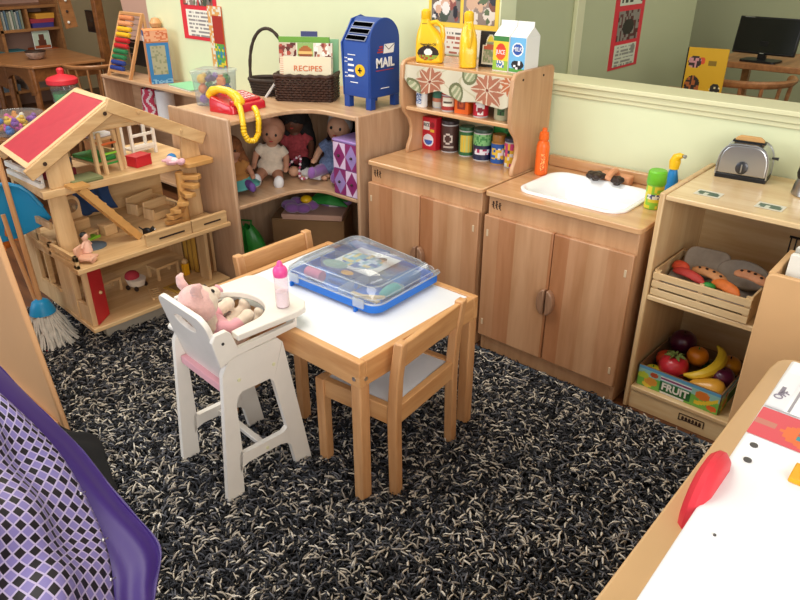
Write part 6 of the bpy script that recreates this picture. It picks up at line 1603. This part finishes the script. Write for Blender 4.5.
# ================================================================== FAR ROOM AT THE LEFT
fs = thing('tall_bookshelf', 'tall wooden bookshelf with books and boxes against the far left wall', 'bookshelf', (-5.2, .4, FZ))
for y in (-.55, .455, .93): MB().box(-5.3, -5.0, y-.012, y+.012, FZ, 1.35).build('upright', 'oak_mid', fs, world=True)
for z in (.07, .235, .488, .705, .878, 1.10, 1.33): MB().box(-5.3, -5.0, -.54, .92, z-.012, z+.010).build('shelf_board', 'oak_mid', fs, world=True)
MB().box(-5.31, -5.30, -.55, .94, FZ, 1.35).build('back_panel', 'card_pink', fs, world=True)
MB().box(-5.3, -5.0, .665, .683, .715, .868).build('divider', 'oak_mid', fs, world=True)
rnd = random.Random(4)
def fbook(y, z, h, th, c, lab, g):
    t = thing('shelf_book', lab, 'book', (-5.08, y, z), 0, g); MB().box(-.08, .06, -th/2, th/2, 0, h).build('cover', mat('fb'+c, c, .7), t); MB().box(-.078, .058, -th/2+.002, th/2-.002, h, h+.002).build('pages', 'paper', t)
cn = [('#7b8a7c', 'grey-green'), ('#a9aaa2', 'light grey'), ('#5c7484', 'slate blue'), ('#8a8f7a', 'olive grey'), ('#c8c3b2', 'cream')]
for i in range(9):
    c, n = cn[i % 5]; fbook(.472+.020*i, .715, .125+.008*(i % 3), .015, c, n+' thin book in the row left of the divider on the far bookshelf', 'thin books on the far bookshelf')
for (y0, y1, z, h, c, n) in ((.71, .88, .715, .035, '#4a3f8a', 'violet game box at the bottom of the stack on the far bookshelf'), (.70, .89, .751, .030, '#b03a4a', 'red game box in the middle of the stack on the far bookshelf'), (.75, .90, .782, .040, '#e0a03a', 'orange game box on top of the stack on the far bookshelf'), (.33, .60, .498, .030, '#5a7f6a', 'green flat box on the middle shelf of the far bookshelf'), (.36, .62, .529, .022, '#3f7f8a', 'teal flat box on top of the green box on the far bookshelf'), (.70, .88, .498, .05, '#c05a2a', 'orange toy box low on the right of the far bookshelf'), (.20, .50, .245, .05, '#55606a', 'grey-blue box on the low shelf of the far bookshelf'), (.55, .85, .245, .06, '#6a5a50', 'brown box on the low shelf of the far bookshelf')):
    t = thing('game_box', n, 'box', (-5.10, (y0+y1)/2, z), 0, 'boxes on the far bookshelf'); w_ = (y1-y0)/2; MB().box(-.09, .08, -w_, w_, 0, h*.6).build('tray', mat('gb'+c, c, .6), t); MB().box(-.092, .082, -w_-.002, w_+.002, h*.5, h).build('lid', 'gb'+c, t)
t = thing('picture_card', 'small upright picture with a dark figure on the far bookshelf', 'picture', (-5.03, .76, .550), 0); MB().box(0, .004, -.07, .07, 0, .14).build('card', 'paper', t); panel('printed_face', (.0042, -.065, .005), (0, .13, 0), (0, 0, .13), 12, 12, lambda u, v: '#6a3a2a' if abs(u-.5) < .25*(1-v)+.08 and .2 < v < .85 else ('#c9d5c0' if v > .2 else '#b0522a'), t)
# far desk and chair
fd = thing('wooden_desk', 'old wooden desk with arched knee opening in the far left room', 'desk', (-4.2, .37, FZ), 0)
MB().prism([(-3.76, .13), (-3.72, .62), (-4.55, .70), (-4.60, .0), (-4.1, .02)], .585, .603).build('desk_top', 'oak_mid', fd, world=True, bev=.004)
b = MB(); arc = [(-4.45, .42), (-4.45, .585), (-3.78, .585), (-3.78, .42)]+[(-4.05+.20*cos(a), .40+.12*sin(a)) for a in [pi*i/10 for i in range(11)]]
MB().prism(arc, .12, .14, 1).build('arched_apron', 'oak_dark', fd, world=True); MB().box(-3.80, -3.78, .14, .60, .50, .585).build('apron', 'oak_dark', fd, world=True)
for x, y in ((-3.80, .14), (-3.80, .60), (-4.45, .14), (-4.45, .60), (-4.22, .14)): MB().tube([(x, y, FZ), (x, y, .2), (x, y, .585)], [.012, .020, .026], 8).build('leg', 'oak_dark', fd, world=True)
t = thing('small_bowl', 'small patterned bowl standing on the far wooden desk', 'bowl', (-4.08, .30, .603))
MB().lathe([(.03, 0), (.05, .01), (.066, .035), (.068, .055), (.062, .058), (.055, .035), (0, .02)], n=24).build('bowl', mat('bowlm', '#a98d7c', .4, noise=.5, nscale=40), t); MB().lathe([(.0675, .050), (.070, .054), (.0675, .058)], n=24).build('rim', 'dark_brown', t)
windsor('spindle-back chair with curved rail in front of the far wooden desk', (-3.50, .42, FZ), radians(75), 1.10)
t = thing('hanging_pegboard', 'tilted brown wooden board with knobs on the far left wall', 'peg board', (-4.22, .64, .775), 0)
MB().box(-.006, .006, -.045, .045, 0, .42, R=RX(.10)).build('board', 'oak_mid', t)
for k in range(4): MB().ell((.012, .0+.004*k, .04+.075*k), .010).build('knob', 'paper' if k % 2 == 0 else 'dark_brown', t)
MB().box(-.25, -.01, -.01, .01, .30, .33).build('bracket', 'oak_mid', t)
t = thing('dark_screen', 'black rectangular screen hanging by the dark door frame in the far room', 'screen', (-4.03, .74, .75), 0)
MB().box(-.085, .025, -.01, .01, 0, .15).build('housing', 'black', t); MB().box(-.080, .020, -.0112, -.010, .006, .144).build('glass', 'scr', t); MB().box(-.04, -.02, .01, .10, .05, .09).build('arm', 'black', t)
# low table with canister and toy bin
lt = thing('low_round_table', 'low brown table behind the doll house roof holding the red-lidded canister', 'table', (-3.02, -.20, FZ))
MB().prism([(.40*cos(2*pi*i/32), .40*sin(2*pi*i/32)) for i in range(32)], .393, .415).build('table_top', 'oak_dark', lt, bev=.004)
for x in (-.2, .2):
    for y in (-.2, .2): MB().box(x-.02, x+.02, y-.02, y+.02, 0, .393).build('leg', 'oak_dark', lt)
t = thing('red_lidded_canister', 'clear canister of coloured toys with a bright red knobbed lid', 'canister', (-3.16, .045, FZ+.415)); t.scale = (1, 1, 1.35)
CK = 1.05
MB().lathe([(0, .002), (.060*CK, .002), (.064*CK, .006), (.074*CK, .130), (.078*CK, .140)], n=28).build('jar', 'clear_plastic', t)
b = MB(); b.grid(lambda u, v: ((.055+.010*v)*CK*cos(2*pi*u), (.055+.010*v)*CK*sin(2*pi*u), .006+.085*v), 40, 10, lambda u, v: '#4a4a9a' if v < .35 else ('#3a8fb8' if v < .6 else '#3fa05a')); 
b.add([(.065*CK*cos(2*pi*k/24), .065*CK*sin(2*pi*k/24), .091) for k in range(24)], [tuple(range(24))], '#3fa05a'); b.build('contents', 'print', t)
MB().lathe([(.080*CK, .128), (.086*CK, .132), (.086*CK, .150), (.075*CK, .158), (.022*CK, .170), (.018*CK, .172), (.020*CK, .192), (.012*CK, .198), (0, .198)], n=32).build('lid', 'red_bright', t)
t = thing('toy_bin', 'clear round bin of yellow, pink and blue toys at the far left edge', 'bin', (-2.86, -.385, FZ+.415)); t.scale = (.9, .9, .8)
MB().lathe([(0, .002), (.13, .002), (.145, .012), (.160, .130), (.164, .134)], n=32).build('bin', 'clear_plastic', t)
rnd = random.Random(9)
cc_ = [('#d94fa0', 'pink'), ('#3a6fc0', 'blue'), ('#e9b92a', 'yellow'), ('#8a4aa8', 'violet'), ('#e6e0d0', 'cream'), ('#d98a2a', 'orange')]
for i in range(16):
    c, n = cc_[i % 6]; lay = i//8; a = 2*pi*i/8+lay*.4; r_ = .085 if i % 2 else .04
    q = thing('small_toy', '%s small toy in the round bin at the far left edge, %s layer' % (n, 'upper' if lay else 'lower'), 'small toy', (-2.86+r_*cos(a), -.385+r_*sin(a), FZ+.415+.030+.042*lay), a, 'small toys in the round bin')
    bb = MB(); bb.ell((0, 0, 0), (.030, .022, .020)); bb.ell((.012, 0, .018), .014); bb.build('body', mat('st'+c, c, .45), q)

# ================================================================== CAMERA, LIGHT
cd = bpy.data.cameras.new('camera'); cam = bpy.data.objects.new('camera', cd); COL.objects.link(cam)
yaw, pitch, roll, fpx = -.721, .475, .001, 692.74
f_ = Vector((sin(yaw)*cos(pitch), cos(yaw)*cos(pitch), -sin(pitch))); r_ = Vector((cos(yaw), -sin(yaw), 0)); u_ = r_.cross(f_)
rr_ = r_*cos(roll)+u_*sin(roll); uu_ = -r_*sin(roll)+u_*cos(roll)
Mx = Matrix((rr_, uu_, -f_)).transposed().to_4x4(); Mx.translation = (1.259, -1.868, 1.334)
cam.matrix_world = Mx; cd.sensor_width = 36; cd.lens = fpx/800*36; cd.clip_start = .02; SC.camera = cam
def area(name, loc, target, sx, sy, e, c):
    l = bpy.data.lights.new(name, 'AREA'); l.shape = 'RECTANGLE'; l.size = sx; l.size_y = sy; l.energy = e; l.color = c
    o = bpy.data.objects.new(name, l); COL.objects.link(o); o.location = loc
    o.rotation_euler = (Vector(target)-Vector(loc)).to_track_quat('-Z', 'Y').to_euler(); return o
area('window_light', (3.2, -2.9, 1.7), (-.2, -.3, .3), 2.4, 1.6, 96, (1, .97, .92))
area('window_light_left', (-2.4, -3.4, 1.7), (-.3, -.5, .4), 2.0, 1.5, 46, (.82, .90, 1))
area('ceiling_lamp', (-.3, -.9, 2.55), (-.3, -.9, 0), 1.3, 1.3, 38, (1, .96, .88))
area('ceiling_lamp', (-2.6, -.3, 2.55), (-2.6, -.3, 0), 1.2, 1.2, 46, (1, .93, .80))
area('ceiling_lamp', (.8, 2.2, 2.55), (.8, 2.2, 0), .8, .8, 14, (1, .95, .85))
w = bpy.data.worlds.new('world'); SC.world = w; w.use_nodes = True
w.node_tree.nodes['Background'].inputs[0].default_value = (.86, .93, 1, 1); w.node_tree.nodes['Background'].inputs[1].default_value = .62
SC.view_settings.view_transform = 'Standard'; SC.view_settings.look = 'None'; SC.view_settings.gamma = 1; SC.view_settings.exposure = 0.0; SC.view_settings.use_curve_mapping = False
SC.cycles.use_denoising = True; SC.cycles.max_bounces = 8; SC.cycles.transparent_max_bounces = 16
bpy.context.view_layer.update()
